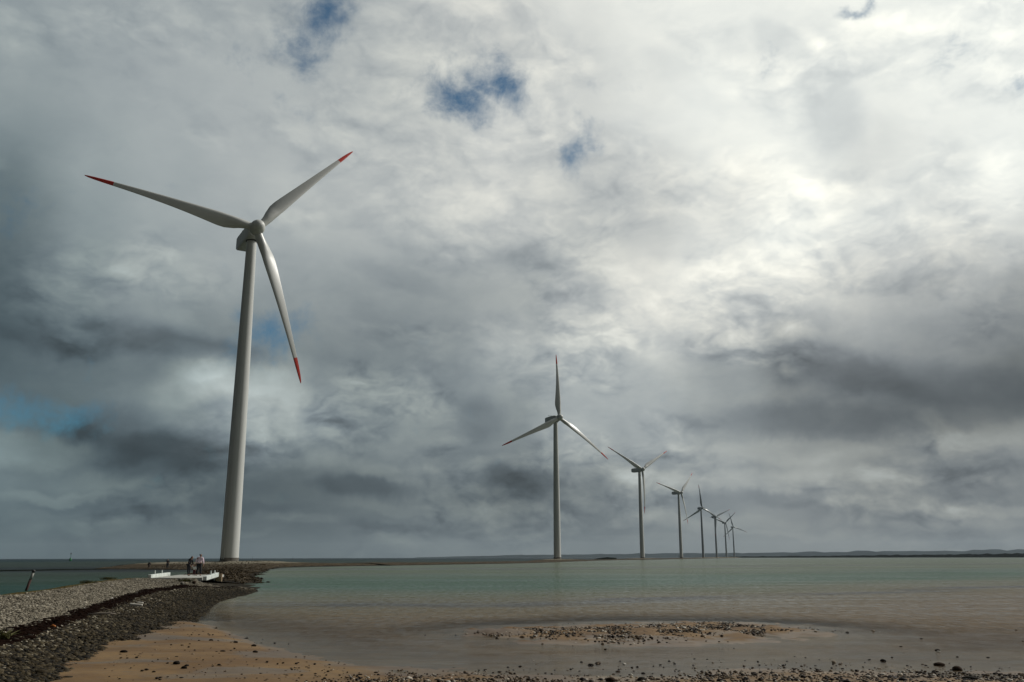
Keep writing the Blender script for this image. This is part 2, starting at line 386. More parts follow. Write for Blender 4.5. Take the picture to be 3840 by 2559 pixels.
def gravel_base_material(name='gravel_bank'):
    m, t, p = mat(name, (.2, .18, .15), .95, 0, .1)
    P = ground_coords(t)
    u = t.new('ShaderNodeAttribute', attribute_name='across').outputs['Fac']
    n1 = t.noise(P, 1.6, 5, .6); u = t.math('ADD', u, t.math('MULTIPLY', t.math('SUBTRACT', n1, .5), .35))
    vo = t.new('ShaderNodeTexVoronoi'); t.put(vo.inputs['Vector'], P); vo.inputs['Scale'].default_value = 9.0
    sp = t.new('ShaderNodeSeparateXYZ'); t.put(sp.inputs[0], vo.outputs['Color'])
    vo2 = t.new('ShaderNodeTexVoronoi'); t.put(vo2.inputs['Vector'], P); vo2.inputs['Scale'].default_value = 3.4
    sp2 = t.new('ShaderNodeSeparateXYZ'); t.put(sp2.inputs[0], vo2.outputs['Color'])
    mixv = t.math('ADD', t.math('MULTIPLY', sp.outputs[0], .6), t.math('MULTIPLY', sp2.outputs[1], .4))
    pale = t.ramp(mixv, [(0, (.02, .018, .014)), (.35, (.09, .08, .06)), (.65, (.20, .18, .145)), (1, (.38, .35, .29))])
    dark = t.ramp(mixv, [(0, (.004, .004, .003)), (.45, (.012, .010, .006)), (.75, (.045, .036, .022)), (1, (.16, .13, .09))])
    wrack = t.mix(t.rng(t.noise(P, 12, 4, .7), .35, .7), (.006, .003, .002), (.022, .011, .007))
    weed = t.mix(t.rng(t.noise(P, 4, 4, .7), .35, .65), (.09, .05, .012), (.06, .06, .015))
    c = t.mix(t.rng(u, 2.04, 2.20), weed, pale)
    c = t.mix(t.rng(u, 2.88, 2.96), c, wrack)
    c = t.mix(t.rng(u, 3.08, 3.16), c, dark)
    c = t.mix(t.rng(u, .6, 1.2, 1, 0), c, (.02, .022, .015))
    t.put(p.inputs['Base Color'], c)
    b = t.new('ShaderNodeBump'); b.inputs['Strength'].default_value = .9; b.inputs['Distance'].default_value = .06
    t.put(b.inputs['Height'], t.math('SUBTRACT', 1, vo.outputs['Distance'])); t.put(p.inputs['Normal'], b.outputs[0])
    return m
def island_material():
    m, t, p = mat('island_ground', (.1, .08, .05), .95, 0, .1)
    P = ground_coords(t); s = t.new('ShaderNodeSeparateXYZ'); t.put(s.inputs[0], P)
    hz = t.math('ADD', s.outputs[2], t.math('MULTIPLY', t.math('SUBTRACT', t.noise(P, .35, 6, .65), .5), .55))
    n2 = t.noise(P, 1.7, 6, .7)
    vo = t.new('ShaderNodeTexVoronoi'); t.put(vo.inputs['Vector'], P); vo.inputs['Scale'].default_value = 4.5
    sp = t.new('ShaderNodeSeparateXYZ'); t.put(sp.inputs[0], vo.outputs['Color'])
    stone = t.ramp(sp.outputs[0], [(0, (.012, .009, .005)), (.5, (.046, .034, .019)), (1, (.13, .105, .07))])
    weed = t.mix(t.rng(n2, .35, .65), (.020, .013, .005), (.058, .036, .012))
    top = t.mix(t.rng(n2, .35, .7), (.16, .14, .095), (.24, .22, .17))
    c = t.mix(t.rng(hz, .06, .26), (.006, .005, .0035), stone)
    c = t.mix(t.rng(n2, .48, .62, 0, .75), c, weed)
    c = t.mix(t.rng(hz, .80, 1.05), c, top)
    t.put(p.inputs['Base Color'], c)
    b = t.new('ShaderNodeBump'); b.inputs['Strength'].default_value = .8; b.inputs['Distance'].default_value = .12
    t.put(b.inputs['Height'], sp.outputs[0]); t.put(p.inputs['Normal'], b.outputs[0])
    return m
M_SAND = sand_material(); M_BANK = gravel_base_material(); M_ISL = island_material()

# ------------------------------------------------------------------ bay bed and sand: a fan-shaped sheet round the viewpoint
def fan(az0, az1, naz, radii):
    A = np.linspace(rad(az0), rad(az1), naz); Rr, Aa = np.meshgrid(radii, A, indexing='ij')
    x = Rr * np.sin(Aa); y = Rr * np.cos(Aa); return x, y
def sheet(name, x, y, z, m, smooth=True, wrap=False):
    nr, na = x.shape; V = np.stack([x.ravel(), y.ravel(), z.ravel()], 1)
    i, j = np.meshgrid(np.arange(nr - 1), np.arange(na if wrap else na - 1), indexing='ij'); i = i.ravel(); j = j.ravel(); j2 = (j + 1) % na
    Fc = np.stack([i * na + j, i * na + j2, (i + 1) * na + j2, (i + 1) * na + j], 1)[:, ::-1]
    me = bpy.data.meshes.new(name); me.vertices.add(len(V)); me.vertices.foreach_set('co', V.ravel())
    me.loops.add(len(Fc) * 4); me.loops.foreach_set('vertex_index', Fc.ravel().astype(np.int32))
    me.polygons.add(len(Fc)); me.polygons.foreach_set('loop_start', np.arange(0, len(Fc) * 4, 4, dtype=np.int32)); me.polygons.foreach_set('loop_total', np.full(len(Fc), 4, dtype=np.int32))
    me.update(calc_edges=True); me.validate()
    if smooth: me.polygons.foreach_set('use_smooth', [True] * len(me.polygons))
    me.materials.append(m); o = bpy.data.objects.new(name, me); COL.objects.link(o); return o
def attr(o, name, arr):
    a = o.data.attributes.new(name, 'FLOAT', 'POINT'); a.data.foreach_set('value', np.asarray(arr, np.float32).ravel())
rr = np.geomspace(6, 160, 300)
bx, by = fan(-62, 62, 420, rr)
bz = bed_height(bx, by)
nz = vnoise(np.stack([bx.ravel(), by.ravel() * 1.7], 1), .55, 5, 3.1).reshape(bx.shape)
from_bar = np.exp(-((by - 27) / 5.0) ** 2) * (bx > -2) * (bx < 11)
nz3 = vnoise(np.stack([bx.ravel(), by.ravel() * .9], 1), 1.3, 5, 21.0).reshape(bx.shape)
bz = bz + from_bar * np.where(bz > -.12, nz3 * .075, 0)
nz2 = vnoise(np.stack([bx.ravel(), by.ravel() * 2.5], 1), 2.2, 4, 7.7).reshape(bx.shape)
bz = bz + (nz * .022 + nz2 * .008) * np.clip(1.2 - np.abs(bz) * 1.2, .2, 1)
sand = sheet('sand_ground', bx, by, bz, M_SAND); tag(sand, kind='structure')
def bed_at(x, y):
    return float(bed_height(np.array([x]), np.array([y]))[0])

# ------------------------------------------------------------------ gravel bank (loft across five lines)
NS = 420
L4 = [surv(a, b, .02) for a, b in [(-500,3600),(60,2850),(330,2559),(450,2452),(560,2402),(680,2343),(752,2302),(765,2284),(812,2254),(870,2240),(930,2227),(965,2217)]]
L3 = [surv(a, b, z) for a, b, z in [(-2600,3700,.5),(-700,2640,.48),(-300,2500,.46),(0,2400,.45),(200,2345,.44),(400,2270,.40),(560,2217,.36),(700,2201,.26),(790,2202,.08),(870,2203,.07),(962,2214,.03)]]
L2 = [surv(a, b, z) for a, b, z in [(-3600,2700,.8),(-900,2330,.78),(0,2226,.76),(200,2207,.74),(400,2176,.70),(520,2166,.62),(600,2164,.60),(690,2165,.59),(735,2171,.52),(757,2184,.24),(800,2197,.06),(830,2201,.04),(900,2203,.02),(965,2213,.0)]]
L2r = resample(L2, NS); L3r = resample(L3, NS); L4r = resample(L4, NS)
def outward(P, d, z):
    out = []
    for i in range(len(P)):
        a = P[max(i - 3, 0)]; b = P[min(i + 3, len(P) - 1)]; t = np.array([b[0] - a[0], b[1] - a[1]]); t = t / np.linalg.norm(t)
        k = min(1, (len(P) - i) / 60) * .8 + .2
        out.append([P[i][0] - t[1] * d * k, P[i][1] + t[0] * d * k, z if i < len(P) - 5 else z])
    return np.array(out)
L1r = outward(L2r, 4.5, -.02); L0r = outward(L2r, 8.5, -.7)
L5r = outward(L4r, -2.5, -.35)
lines = [L0r, L1r, L2r, L3r, L4r, L5r]; sub = [8, 14, 46, 50, 8]
rows = []; ac = []
for k in range(5):
    for q in range(sub[k]):
        t = q / sub[k]
        rows.append(lines[k] * (1 - t) + lines[k + 1] * t); ac.append(k + t)
rows.append(L5r); ac.append(5.0)
BK = np.array(rows); AC = np.repeat(np.array(ac)[:, None], NS, 1)     # (nu, NS, 3)
# smooth across the lines a little, then roughen
for _ in range(3):
    BK[1:-1, :, 2] = .5 * BK[1:-1, :, 2] + .25 * (BK[:-2, :, 2] + BK[2:, :, 2])
fl = BK.reshape(-1, 3)
h1 = vnoise(fl, .35, 4, 1.0).reshape(AC.shape); h2 = vnoise(fl, 3.0, 3, 5.0).reshape(AC.shape)
mk = np.clip((AC - 1.2) / .6, 0, 1) * np.clip((4.2 - AC) / .5, 0, 1)
taper = np.clip((NS - 1 - np.arange(NS)) / 70, 0.15, 1)[None, :]
BK[:, :, 2] += (h1 * .07 + h2 * .018) * mk * taper
# ragged toe of the pebbles on the sand
toe = vnoise(fl, .9, 4, 9.0).reshape(AC.shape)
nrm = L4r[:, :2] - L3r[:, :2]; nrm = nrm / np.linalg.norm(nrm, axis=1)[:, None]
k = np.clip(1 - np.abs(AC - 4) / .6, 0, 1)
BK[:, :, 0] += toe * k * .5 * nrm[None, :, 0]; BK[:, :, 1] += toe * k * .5 * nrm[None, :, 1]
bank = sheet('gravel_bank_ground', BK[:, :, 0], BK[:, :, 1], BK[:, :, 2], M_BANK); tag(bank, kind='structure')
tipk = np.clip((BK[:, :, 0] + 23.6) / 1.0, 0, 1) * np.clip((BK[:, :, 1] - 56) / 3, 0, 1)
attr(bank, 'across', np.where(AC < 4, AC * (1 - tipk) + 3.5 * tipk, AC))
# make sure it faces up
me = bank.data
if sum(p.normal.z for p in list(me.polygons)[::97]) < 0: me.flip_normals()
if sum(p.normal.z for p in list(sand.data.polygons)[::97]) < 0: sand.data.flip_normals()

# ------------------------------------------------------------------ turbine island and the long spit
def poly_sdf(x, y, P):
    P = np.array(P); n = len(P); d = np.full(x.shape, 1e18); ins = np.zeros(x.shape, bool)
    for i in range(n):
        a = P[i]; b = P[(i + 1) % n]; e = b - a; w0 = x - a[0]; w1 = y - a[1]
        t = np.clip((w0 * e[0] + w1 * e[1]) / (e @ e + 1e-12), 0, 1)
        d = np.minimum(d, (w0 - t * e[0]) ** 2 + (w1 - t * e[1]) ** 2)
        c = ((a[1] > y) != (b[1] > y)) & (x < (b[0] - a[0]) * (y - a[1]) / (b[1] - a[1] + 1e-12) + a[0]); ins ^= c
    return np.where(ins, np.sqrt(d), -np.sqrt(d))
T1 = Vector((-64.2, 207.5))
isl = [surv_xy(*q) for q in [(690,2164),(740,2176),(815,2186),(860,2190),(915,2191),(960,2188),(975,2180),(978,2170),(968,2156),(985,2148)]]
isl += [surv_xy(*q, 0, True) for q in [(1012,2139),(1060,2133),(1150,2130.5),(1350,2129)]]
isl += [(-30, 252), (-45, 262), (-64, 250), (-77, 240), (-86, 226), (-89, 207)]
isl += [surv_xy(*q, 0, True) for q in [(330,2133),(400,2132.5),(540,2136),(640,2138),(740,2139.5),(775,2142)]]
isl += [surv_xy(*q) for q in [(745,2148),(700,2156)]]
gx, gy = np.meshgrid(np.arange(-140, -12, .8), np.arange(68, 270, .8), indexing='xy')
sd0 = poly_sdf(gx, gy, isl)
fl2 = np.stack([gx.ravel(), gy.ravel()], 1)
sd1 = sd0 + vnoise(fl2, .16, 5, 4.0).reshape(gx.shape) * 1.3
Hh = np.where(gy < 130, .62, .62 + .0 * gy)
pad = np.exp(-((gx - T1.x) ** 2 + (gy - T1.y) ** 2) / (2 * 17.0 ** 2))
Hh = np.where((gy > 150) & (gx < -60), .40, .60) + .80 * np.clip(pad * 1.4, 0, 1)
gz = np.where(sd1 > 0, Hh * (1 - np.exp(-sd1 / 2.6)), sd1 * .25)
gz += vnoise(fl2, .5, 4, 2.0).reshape(gx.shape) * .07 * np.clip(sd1, 0, 1)
gz = np.maximum(gz, -1.0)
island = sheet('island_ground', gx, gy, gz, M_ISL); tag(island, kind='structure')
if sum(p.normal.z for p in list(island.data.polygons)[::97]) < 0: island.data.flip_normals()
def isl_at(x, y):
    j = int(round((x + 140) / .8)); i = int(round((y - 68) / .8)); return float(gz[min(max(i, 0), gz.shape[0] - 1), min(max(j, 0), gz.shape[1] - 1)])

TUR = [  # hub position, yaw, phase, tower axis
 ((-61.65, 203.4, 79.5), 30, 49), ((26.5, 498.9, 78.5), 26, 86), ((116.6, 804.8, 78.5), 30, 30), ((205.8, 1102.0, 78.5), 36, 43),
 ((304.7, 1456.7, 78.5), 14, 91), ((397.2, 1774.9, 78.5), 19, 23), ((489.2, 2089.8, 78.5), 14, 40), ((579.3, 2390.8, 78.5), 8, 101)]
def axis_of(t):
    (x, y, z), yw, ph = t; return Vector((x - sin(rad(yw)) * 4.4, y + cos(rad(yw)) * 4.4, 0))
def strip(name, C, wid, hgt, m, seed, seg=3.0, prof=9):
    C = np.array(C, float); L = np.linalg.norm(np.diff(C, axis=0), axis=1).sum(); n = int(L / seg)
    d = np.r_[0, np.cumsum(np.linalg.norm(np.diff(C, axis=0), axis=1))]; t = np.linspace(0, d[-1], n)
    P = np.stack([np.interp(t, d, C[:, 0]), np.interp(t, d, C[:, 1])], 1); w = np.interp(t, d, wid); h = np.interp(t, d, hgt)
    k = np.ones(25) / 25; Pp = np.pad(P, ((12, 12), (0, 0)), 'edge'); P = np.stack([np.convolve(Pp[:, 0], k, 'valid'), np.convolve(Pp[:, 1], k, 'valid')], 1)
    T = np.gradient(P, axis=0); T /= np.linalg.norm(T, axis=1)[:, None]; N = np.stack([-T[:, 1], T[:, 0]], 1)
    a = np.linspace(-1, 1, prof)
    x = P[None, :, 0] + N[None, :, 0] * w[None] * a[:, None]; y = P[None, :, 1] + N[None, :, 1] * w[None] * a[:, None]
    z = h[None] * (1 - np.abs(a[:, None]) ** 2.2 * 1.5)
    nn = vnoise(np.stack([x.ravel(), y.ravel()], 1), .07, 4, seed).reshape(x.shape)
    z = z + nn * .35 * h[None] * (1 - np.abs(a[:, None])) ; z = z - (np.abs(a[:, None]) > .95) * .6
    o = sheet(name, x, y, z, m); tag(o, kind='structure')
    if sum(p.normal.z for p in list(o.data.polygons)[::97]) < 0: o.data.flip_normals()
    return o
ax = [axis_of(t) for t in TUR]
cl = [(-46, 240), (-22, 285), (4, 345), (16, 420), (ax[1].x - 2, ax[1].y - 3), (50, 600), (78, 700), (ax[2].x, ax[2].y), (158, 950), (ax[3].x, ax[3].y), (252, 1280), (ax[4].x, ax[4].y), (ax[5].x, ax[5].y), (ax[6].x, ax[6].y), (ax[7].x, ax[7].y), (640, 2560), (700, 2750)]
strip('spit_ground', cl, [14, 9, 7, 9, 20, 10, 10, 20, 10, 20, 12, 22, 22, 22, 22, 20, 20], [.7, .65, .6, .65, 1.2, .5, .5, 1.1, .6, 1.1, .8, 1.3, 1.4, 1.5, 1.6, 1.8, 2.0], M_ISL, 3.3)
# dyke-like dark shore that closes the bay on the right
m_dyke = worn('dark_grass_dyke', (.010, .012, .009), 1, .4, .05, spec=0)
dk = [(560, 2450), (800, 2250), (930, 1980), (960, 1700), (900, 1450), (870, 1250), (1000, 1150), (1400, 1050)]
strip('far_shore_ground', dk, [30, 30, 30, 30, 40, 40, 50, 60], [3.0, 4.5, 6.0, 7.2, 7.6, 8, 8, 8], m_dyke, 5.1, 8.0)
# low rubble line that runs left from the island
brk = [surv_xy(x, y, 0, True) for x, y in [(-500,2131),(0,2133.5),(150,2134),(300,2133.5),(430,2133)]]
strip('stone_shoal_ground', brk, [1.2] * 5, [.15] * 5, m_dyke, 6.6, .8)
# small dark islet between second and third turbine
isx = [surv_xy(2255, 2103, 0, True), surv_xy(2300, 2103, 0, True), surv_xy(2350, 2103, 0, True)]
ic = Vector(isx[1]); 
strip('islet_ground', [(80, 905), (92, 915), (106, 925)], [4, 9, 3], [.6, 2.2, 1.6], m_dyke, 8.8, 1.0)

# far hills over the water
m_hill = worn('far_hills', (.040, .052, .055), 1, .35, .002, spec=0)
def hills(C, hs, wid, seed):
    strip_o = strip('hills', C, [wid] * len(C), hs, m_hill, seed, 60.0, 11); return strip_o
hills([(-900, 6900), (400, 6900), (1500, 7000), (3200, 6900), (5600, 6300), (7600, 5600)], [4, 24, 30, 42, 62, 80], 420, 12.0)
hills([(2600, 5600), (3800, 5200), (5200, 4700)], [1, 26, 52], 300, 15.0)

# ------------------------------------------------------------------ water
def water_material():
    m = bpy.data.materials.new('sea_water'); m.use_nodes = True; t = NT(m.node_tree); t.n.clear()
    o = t.new('ShaderNodeOutputMaterial')
    P = ground_coords(t); s = t.new('ShaderNodeSeparateXYZ'); t.put(s.inputs[0], P); x, y, z = s.outputs
    dep = t.new('ShaderNodeAttribute', attribute_name='depth').outputs['Fac']
    side = t.new('ShaderNodeAttribute', attribute_name='side').outputs['Fac']     # 1 = open sea on the left
    rrr = t.vmath('LENGTH', P)
    w = t.noise(t.mapping(P, scale=(.35, 1, 1)), .035, 5, .55, .5)
    rw = t.math('MULTIPLY', rrr, t.rng(w, .2, .8, .72, 1.28, False))
    lg = t.math('DIVIDE', t.math('LOGARITHM', rw, 10.0), 4.0, clamp=True)       # 10m .25  100m .5  1km .75
    def L(r): return math.log10(r) / 4
    nstk = t.noise(t.mapping(P, scale=(.5, 1, 1)), .05, 5, .6, .4)
    xp = t.math('MAXIMUM', x, 0.0)
    yy = t.math('SUBTRACT', t.math('MAXIMUM', y, 0.0), t.math('MULTIPLY', xp, t.rng(y, 20, 50, .1, .62)))
    yy = t.math('ADD', yy, t.math('MULTIPLY', t.math('SUBTRACT', nstk, .5), t.rng(y, 30, 120, 5, 55, False)))
    lb = t.math('DIVIDE', t.math('LOGARITHM', t.math('MAXIMUM', yy, 2.0), 10.0), 4.0, clamp=True)
    bay = t.ramp(lb, [(L(14), (.150, .098, .060)), (L(30), (.132, .098, .060)), (L(42), (.116, .100, .060)), (L(52), (.092, .100, .060)), (L(64), (.048, .092, .060)), (L(85), (.050, .092, .060)), (L(120), (.082, .104, .060)), (L(400), (.090, .112, .068)), (L(2500), (.08, .11, .08))])
    st = t.noise(t.mapping(P, rot=(0, 0, rad(-30)), scale=(.10, 1, 1)), .12, 5, .6, .4)
    s1 = t.math('MULTIPLY', t.rng(yy, 37, 40.5), t.rng(yy, 44.5, 41.5))
    s2 = t.math('MULTIPLY', t.math('MULTIPLY', t.rng(yy, 150, 165), t.rng(yy, 195, 175)), .5)
    s3 = t.math('MULTIPLY', t.rng(st, .55, .66), t.math('MULTIPLY', t.rng(yy, 26, 45), .55))
    stk = t.math('MAXIMUM', t.math('MAXIMUM', t.math('MULTIPLY', s1, t.rng(t.noise(P, .12, 5, .65), .38, .6, .25, .95)), s2), s3)
    bay = t.mix(stk, bay, (.06, .058, .055))
    rp = t.noise(t.mapping(P, rot=(0, 0, rad(10)), scale=(1, .34, 1)), 3.0, 6, .8, .3)
    bay = t.vmath('SCALE', bay, t.rng(rp, .3, .7, .62, 1.38, False))
    sea = t.ramp(lg, [(L(30), (.018, .050, .036)), (L(70), (.016, .046, .034)), (L(95), (.026, .046, .030)), (L(150), (.03, .042, .03)), (L(185), (.012, .014, .016)), (L(260), (.02, .028, .02)), (L(500), (.022, .034, .024)), (L(900), (.004, .016, .018)), (L(3000), (.003, .012, .016))])
    c = t.mix(side, bay, sea)
    # waves
    def wave(scale, sx_, det): return t.noise(t.mapping(P, rot=(0, 0, rad(20)), scale=(sx_, 1, 1)), scale, det, .6, .5)
    h = t.math('ADD', t.math('MULTIPLY', wave(3.0, .40, 4), .11), t.math('MULTIPLY', wave(.8, .5, 3), .32))
    calm = t.rng(dep, .0, .16, .30, 1.0)
    patch = t.rng(t.noise(t.mapping(P, scale=(.4, 1, 1)), .05, 3, .5), .35, .65, .45, 1.0)
    h = t.math('MULTIPLY', h, t.math('MULTIPLY', calm, patch))
    b = t.new('ShaderNodeBump'); b.inputs['Strength'].default_value = 1.0; b.inputs['Distance'].default_value = 1.0
    t.put(b.inputs['Height'], h)
    dif = t.new('ShaderNodeBsdfDiffuse'); t.put(dif.inputs['Color'], c)
    tr = t.new('ShaderNodeBsdfTransparent'); t.put(tr.inputs['Color'], (.93, .95, .93))
    mx = t.new('ShaderNodeMixShader'); t.put(mx.inputs[0], t.rng(dep, .01, .30, .10, 1.0)); t.l.new(tr.outputs[0], mx.inputs[1]); t.l.new(dif.outputs[0], mx.inputs[2])
    gl = t.new('ShaderNodeBsdfGlossy'); t.put(gl.inputs['Roughness'], t.rng(dep, 0, .4, .05, .16)); t.put(gl.inputs['Normal'], b.outputs[0])
    t.put(gl.inputs['Color'], (1, 1, 1))
    fr = t.new('ShaderNodeFresnel'); fr.inputs['IOR'].default_value = 1.33; t.put(fr.inputs['Normal'], b.outputs[0])
    lim = t.math('ADD', t.math('MULTIPLY', side, -.22), .46)
    gust = t.noise(t.mapping(P, rot=(0, 0, rad(8)), scale=(.16, 1, 1)), .55, 8, .72, .2)
    chop = t.noise(t.mapping(P, rot=(0, 0, rad(-6)), scale=(1, .30, 1)), 3.2, 6, .8, .3)
    cw = t.rng(dep, .02, .12, .15, 1.0)
    lim = t.math('MULTIPLY', lim, t.rng(dep, .05, .45, .66, 1.0))
    lim = t.math('MULTIPLY', lim, t.math('ADD', 1.0, t.math('MULTIPLY', t.math('MULTIPLY', t.math('SUBTRACT', chop, .5), 4.2), cw)))
    f = t.math('MULTIPLY', fr.outputs[0], t.math('MULTIPLY', lim, t.rng(gust, .3, .7, .62, 1.3, False)), clamp=True)
    m2 = t.new('ShaderNodeMixShader'); t.put(m2.inputs[0], f); t.l.new(mx.outputs[0], m2.inputs[1]); t.l.new(gl.outputs[0], m2.inputs[2])
    t.l.new(m2.outputs[0], o.inputs[0]); return m
M_WATER = water_material()
Aw = np.concatenate([np.linspace(-62, 62, 260), np.linspace(62, 298, 60)[1:-1]])
Rw = np.concatenate([np.geomspace(1.0, 6, 6)[:-1], np.geomspace(6, 160, 200), np.geomspace(160, 30000, 60)[1:]])
RR, AA = np.meshgrid(Rw, np.radians(Aw), indexing='ij'); wx = RR * np.sin(AA); wy = RR * np.cos(AA)
dep = np.clip(-bed_height(wx, wy), 0, 3); dep = np.where(RR > 160, 3, dep)
bar_line = np.concatenate([L2r[:, :2], [[-29, 78], [-33, 90], [-45, 130], [-48, 190], [-40, 240], [-15, 290], [8, 345], [25, 500], [116, 810], [205, 1106], [304, 1460], [579, 2394], [760, 2900], [9000, 20000]]])
def right_of(x, y):   # which side of the bank / spit line a point is on, by azimuth of the line at that range
    r_l = np.hypot(bar_line[:, 0], bar_line[:, 1]); a_l = np.arctan2(bar_line[:, 0], bar_line[:, 1]); o = np.argsort(r_l)
    return np.arctan2(x, y) - np.interp(np.hypot(x, y), r_l[o], a_l[o])
dlt = right_of(wx, wy) * RR
side = 1 / (1 + np.exp(np.clip(dlt / 1.2, -50, 50)))
side = np.where((np.abs(AA) > 2.2) & (AA < pi * 1.5), .3, side)
dep = np.maximum(dep, side * 1.5)
water = sheet('water', wx, wy, np.zeros_like(wx), M_WATER, wrap=True); tag(water, kind='structure')
if sum(p.normal.z for p in list(water.data.polygons)[::97]) < 0: water.data.flip_normals()
attr(water, 'depth', dep); attr(water, 'side', side)
# deep bed far out so that nothing is hollow, and dry land behind the viewpoint
m_land = worn('dry_land', (.10, .09, .06), .9, .3, .3)
xb, yb = fan(62, 298, 80, np.geomspace(1.5, 400, 60))
zb = .16 + 0 * xb; land = sheet('land', xb, yb, zb, m_land); tag(land, kind='structure')
xc, yc = fan(-62, 62, 60, np.linspace(.5, 6.2, 12)); zc_ = np.maximum(bed_height(xc, yc), .12); near = sheet('near_sand_ground', xc, yc, zc_ - .002, M_SAND); tag(near, kind='structure')
for o in (land, near):
    if sum(p.normal.z for p in o.data.polygons) < 0: o.data.flip_normals()

# ------------------------------------------------------------------ pebbles
def ico(sub):
    bm = bmesh.new(); bmesh.ops.create_icosphere(bm, subdivisions=sub, radius=1); bm.verts.index_update()
    v = np.array([v.co[:] for v in bm.verts]); f = np.array([[q.index for q in p.verts] for p in bm.faces]); bm.free(); return v, f
ICO1 = ico(1); ICO2 = ico(2)
def pebble_material(name, stops, rough=.6):
    m, t, p = mat(name, (.2, .2, .2), min(rough + .2, 1), 0, .15)
    a = t.new('ShaderNodeAttribute', attribute_name='tone').outputs['Fac']
    n = t.noise(ground_coords(t), 40, 4, .6)
    c = t.ramp(a, stops); c = t.vmath('SCALE', c, t.rng(n, .3, .7, .8, 1.15)); t.put(p.inputs['Base Color'], c); return m
PALE = [(0, (.012, .010, .008)), (.2, (.05, .044, .034)), (.4, (.145, .126, .092)), (.75, (.29, .255, .195)), (.95, (.45, .41, .33)), (1, (.65, .62, .58))]
DARK = [(0, (.003, .002, .001)), (.42, (.011, .008, .003)), (.70, (.042, .030, .013)), (.88, (.10, .080, .046)), (1, (.40, .36, .28))]
SHORE = [(0, (.006, .004, .003)), (.4, (.02, .012, .008)), (.58, (.09, .06, .035)), (.8, (.28, .22, .15)), (1, (.66, .62, .54))]
def pebbles(name, P, size, tone, m, icof=ICO1, flat=.6):
    n = len(P); v, f = icof; nv = len(v)
    a = rng.uniform(0, 2 * pi, n); sx_ = size * rng.uniform(.75, 1.35, n); sy_ = size * rng.uniform(.6, 1.0, n); sz_ = size * flat * rng.uniform(.6, 1.2, n)
    jit = 1 + rng.uniform(-.16, .16, (n, nv))
    lx = v[None, :, 0] * sx_[:, None] * jit; ly = v[None, :, 1] * sy_[:, None] * jit; lz = v[None, :, 2] * sz_[:, None] * jit
    tl = rng.uniform(-.35, .35, n); ly2 = ly * np.cos(tl)[:, None] - lz * np.sin(tl)[:, None]; lz = ly * np.sin(tl)[:, None] + lz * np.cos(tl)[:, None]; ly = ly2
    x = lx * np.cos(a)[:, None] - ly * np.sin(a)[:, None] + P[:, 0:1]; y = lx * np.sin(a)[:, None] + ly * np.cos(a)[:, None] + P[:, 1:2]; z = lz + P[:, 2:3]
    V = np.stack([x, y, z], 2).reshape(-1, 3); Fc = (f[None] + (np.arange(n) * nv)[:, None, None]).reshape(-1, 3)
    me = bpy.data.meshes.new(name); me.vertices.add(len(V)); me.vertices.foreach_set('co', V.ravel())
    me.loops.add(Fc.size); me.loops.foreach_set('vertex_index', Fc.ravel().astype(np.int32)); me.polygons.add(len(Fc))
    me.polygons.foreach_set('loop_start', np.arange(0, Fc.size, 3, dtype=np.int32)); me.polygons.foreach_set('loop_total', np.full(len(Fc), 3, dtype=np.int32))
    me.update(calc_edges=True); me.polygons.foreach_set('use_smooth', [True] * len(Fc)); me.materials.append(m)
    o = bpy.data.objects.new(name, me); COL.objects.link(o); attr(o, 'tone', np.repeat(tone, nv)); return o
def bank_points(u0, u1, n, smin=0, smax=1):
    """random points on the bank, denser near the viewpoint"""
    us = np.array(ac); out = []
    U = rng.uniform(u0, u1, n * 6); Sx = rng.uniform(smin, smax, n * 6) * (NS - 1.001)
    i = np.clip(np.searchsorted(us, U) - 1, 0, len(us) - 2); fu = (U - us[i]) / (us[i + 1] - us[i]); j = Sx.astype(int); fs = Sx - j
    g = lambda a, b: BK[a, b]
    P = (g(i, j) * (1 - fu[:, None]) + g(i + 1, j) * fu[:, None]) * (1 - fs[:, None]) + (g(i, j + 1) * (1 - fu[:, None]) + g(i + 1, j + 1) * fu[:, None]) * fs[:, None]
    r = np.hypot(P[:, 0], P[:, 1]); azm = np.abs(np.degrees(np.arctan2(P[:, 0], P[:, 1])))
    # local width -> area weight
    wdt = np.linalg.norm(lines[2][j] - lines[3][j], axis=1) if u1 <= 3.1 else np.linalg.norm(lines[3][j] - lines[4][j], axis=1)
    pr = wdt / np.maximum(r, 14) ** 1.7 * (azm < 36) * (r > 12) * (r < 85); pr /= pr.sum()
    ix = rng.choice(len(P), n, replace=False, p=pr); return P[ix], r[ix], U[ix]
M_PALE = pebble_material('pale_pebbles', PALE, .75); M_DARK = pebble_material('dark_wet_pebbles', DARK, .55); M_SHORE = pebble_material('shore_pebbles', SHORE, .5)
P, r, U = bank_points(2.10, 2.95, 60000); size = rng.gamma(3, .0060, len(P)) + .012
o = pebbles('pale_gravel', P + [0, 0, .012], size, rng.beta(2.2, 2.2, len(P)), M_PALE); tag(o, 'pale grey dry pebbles covering the top of the bank', 'gravel', kind='stuff')
P, r, U = bank_points(3.07, 4.08, 72000); size = rng.gamma(3, .0075, len(P)) + .012
wetk = np.clip((U - 3.1) / .9, 0, 1)
o = pebbles('dark_gravel', P + [0, 0, .012], size, np.clip(rng.beta(2.0, 1.5, len(P)) * (1.05 - .25 * wetk), 0, 1), M_DARK); tag(o, 'dark wet weedy pebbles on the slope between bank top and sand', 'gravel', kind='stuff')
P, r, U = bank_points(2.90, 3.12, 12000); size = rng.gamma(4, .007, len(P)) + .015
m_wr, t_, p_ = mat('dried_seaweed', (.009, .0045, .003), 1, 0, .02)
o = pebbles('seaweed', P + [0, 0, .02], size * 1.4, rng.random(len(P)), m_wr, flat=.35); tag(o, 'brown black line of washed up seaweed along the gravel bank', 'seaweed', kind='stuff')
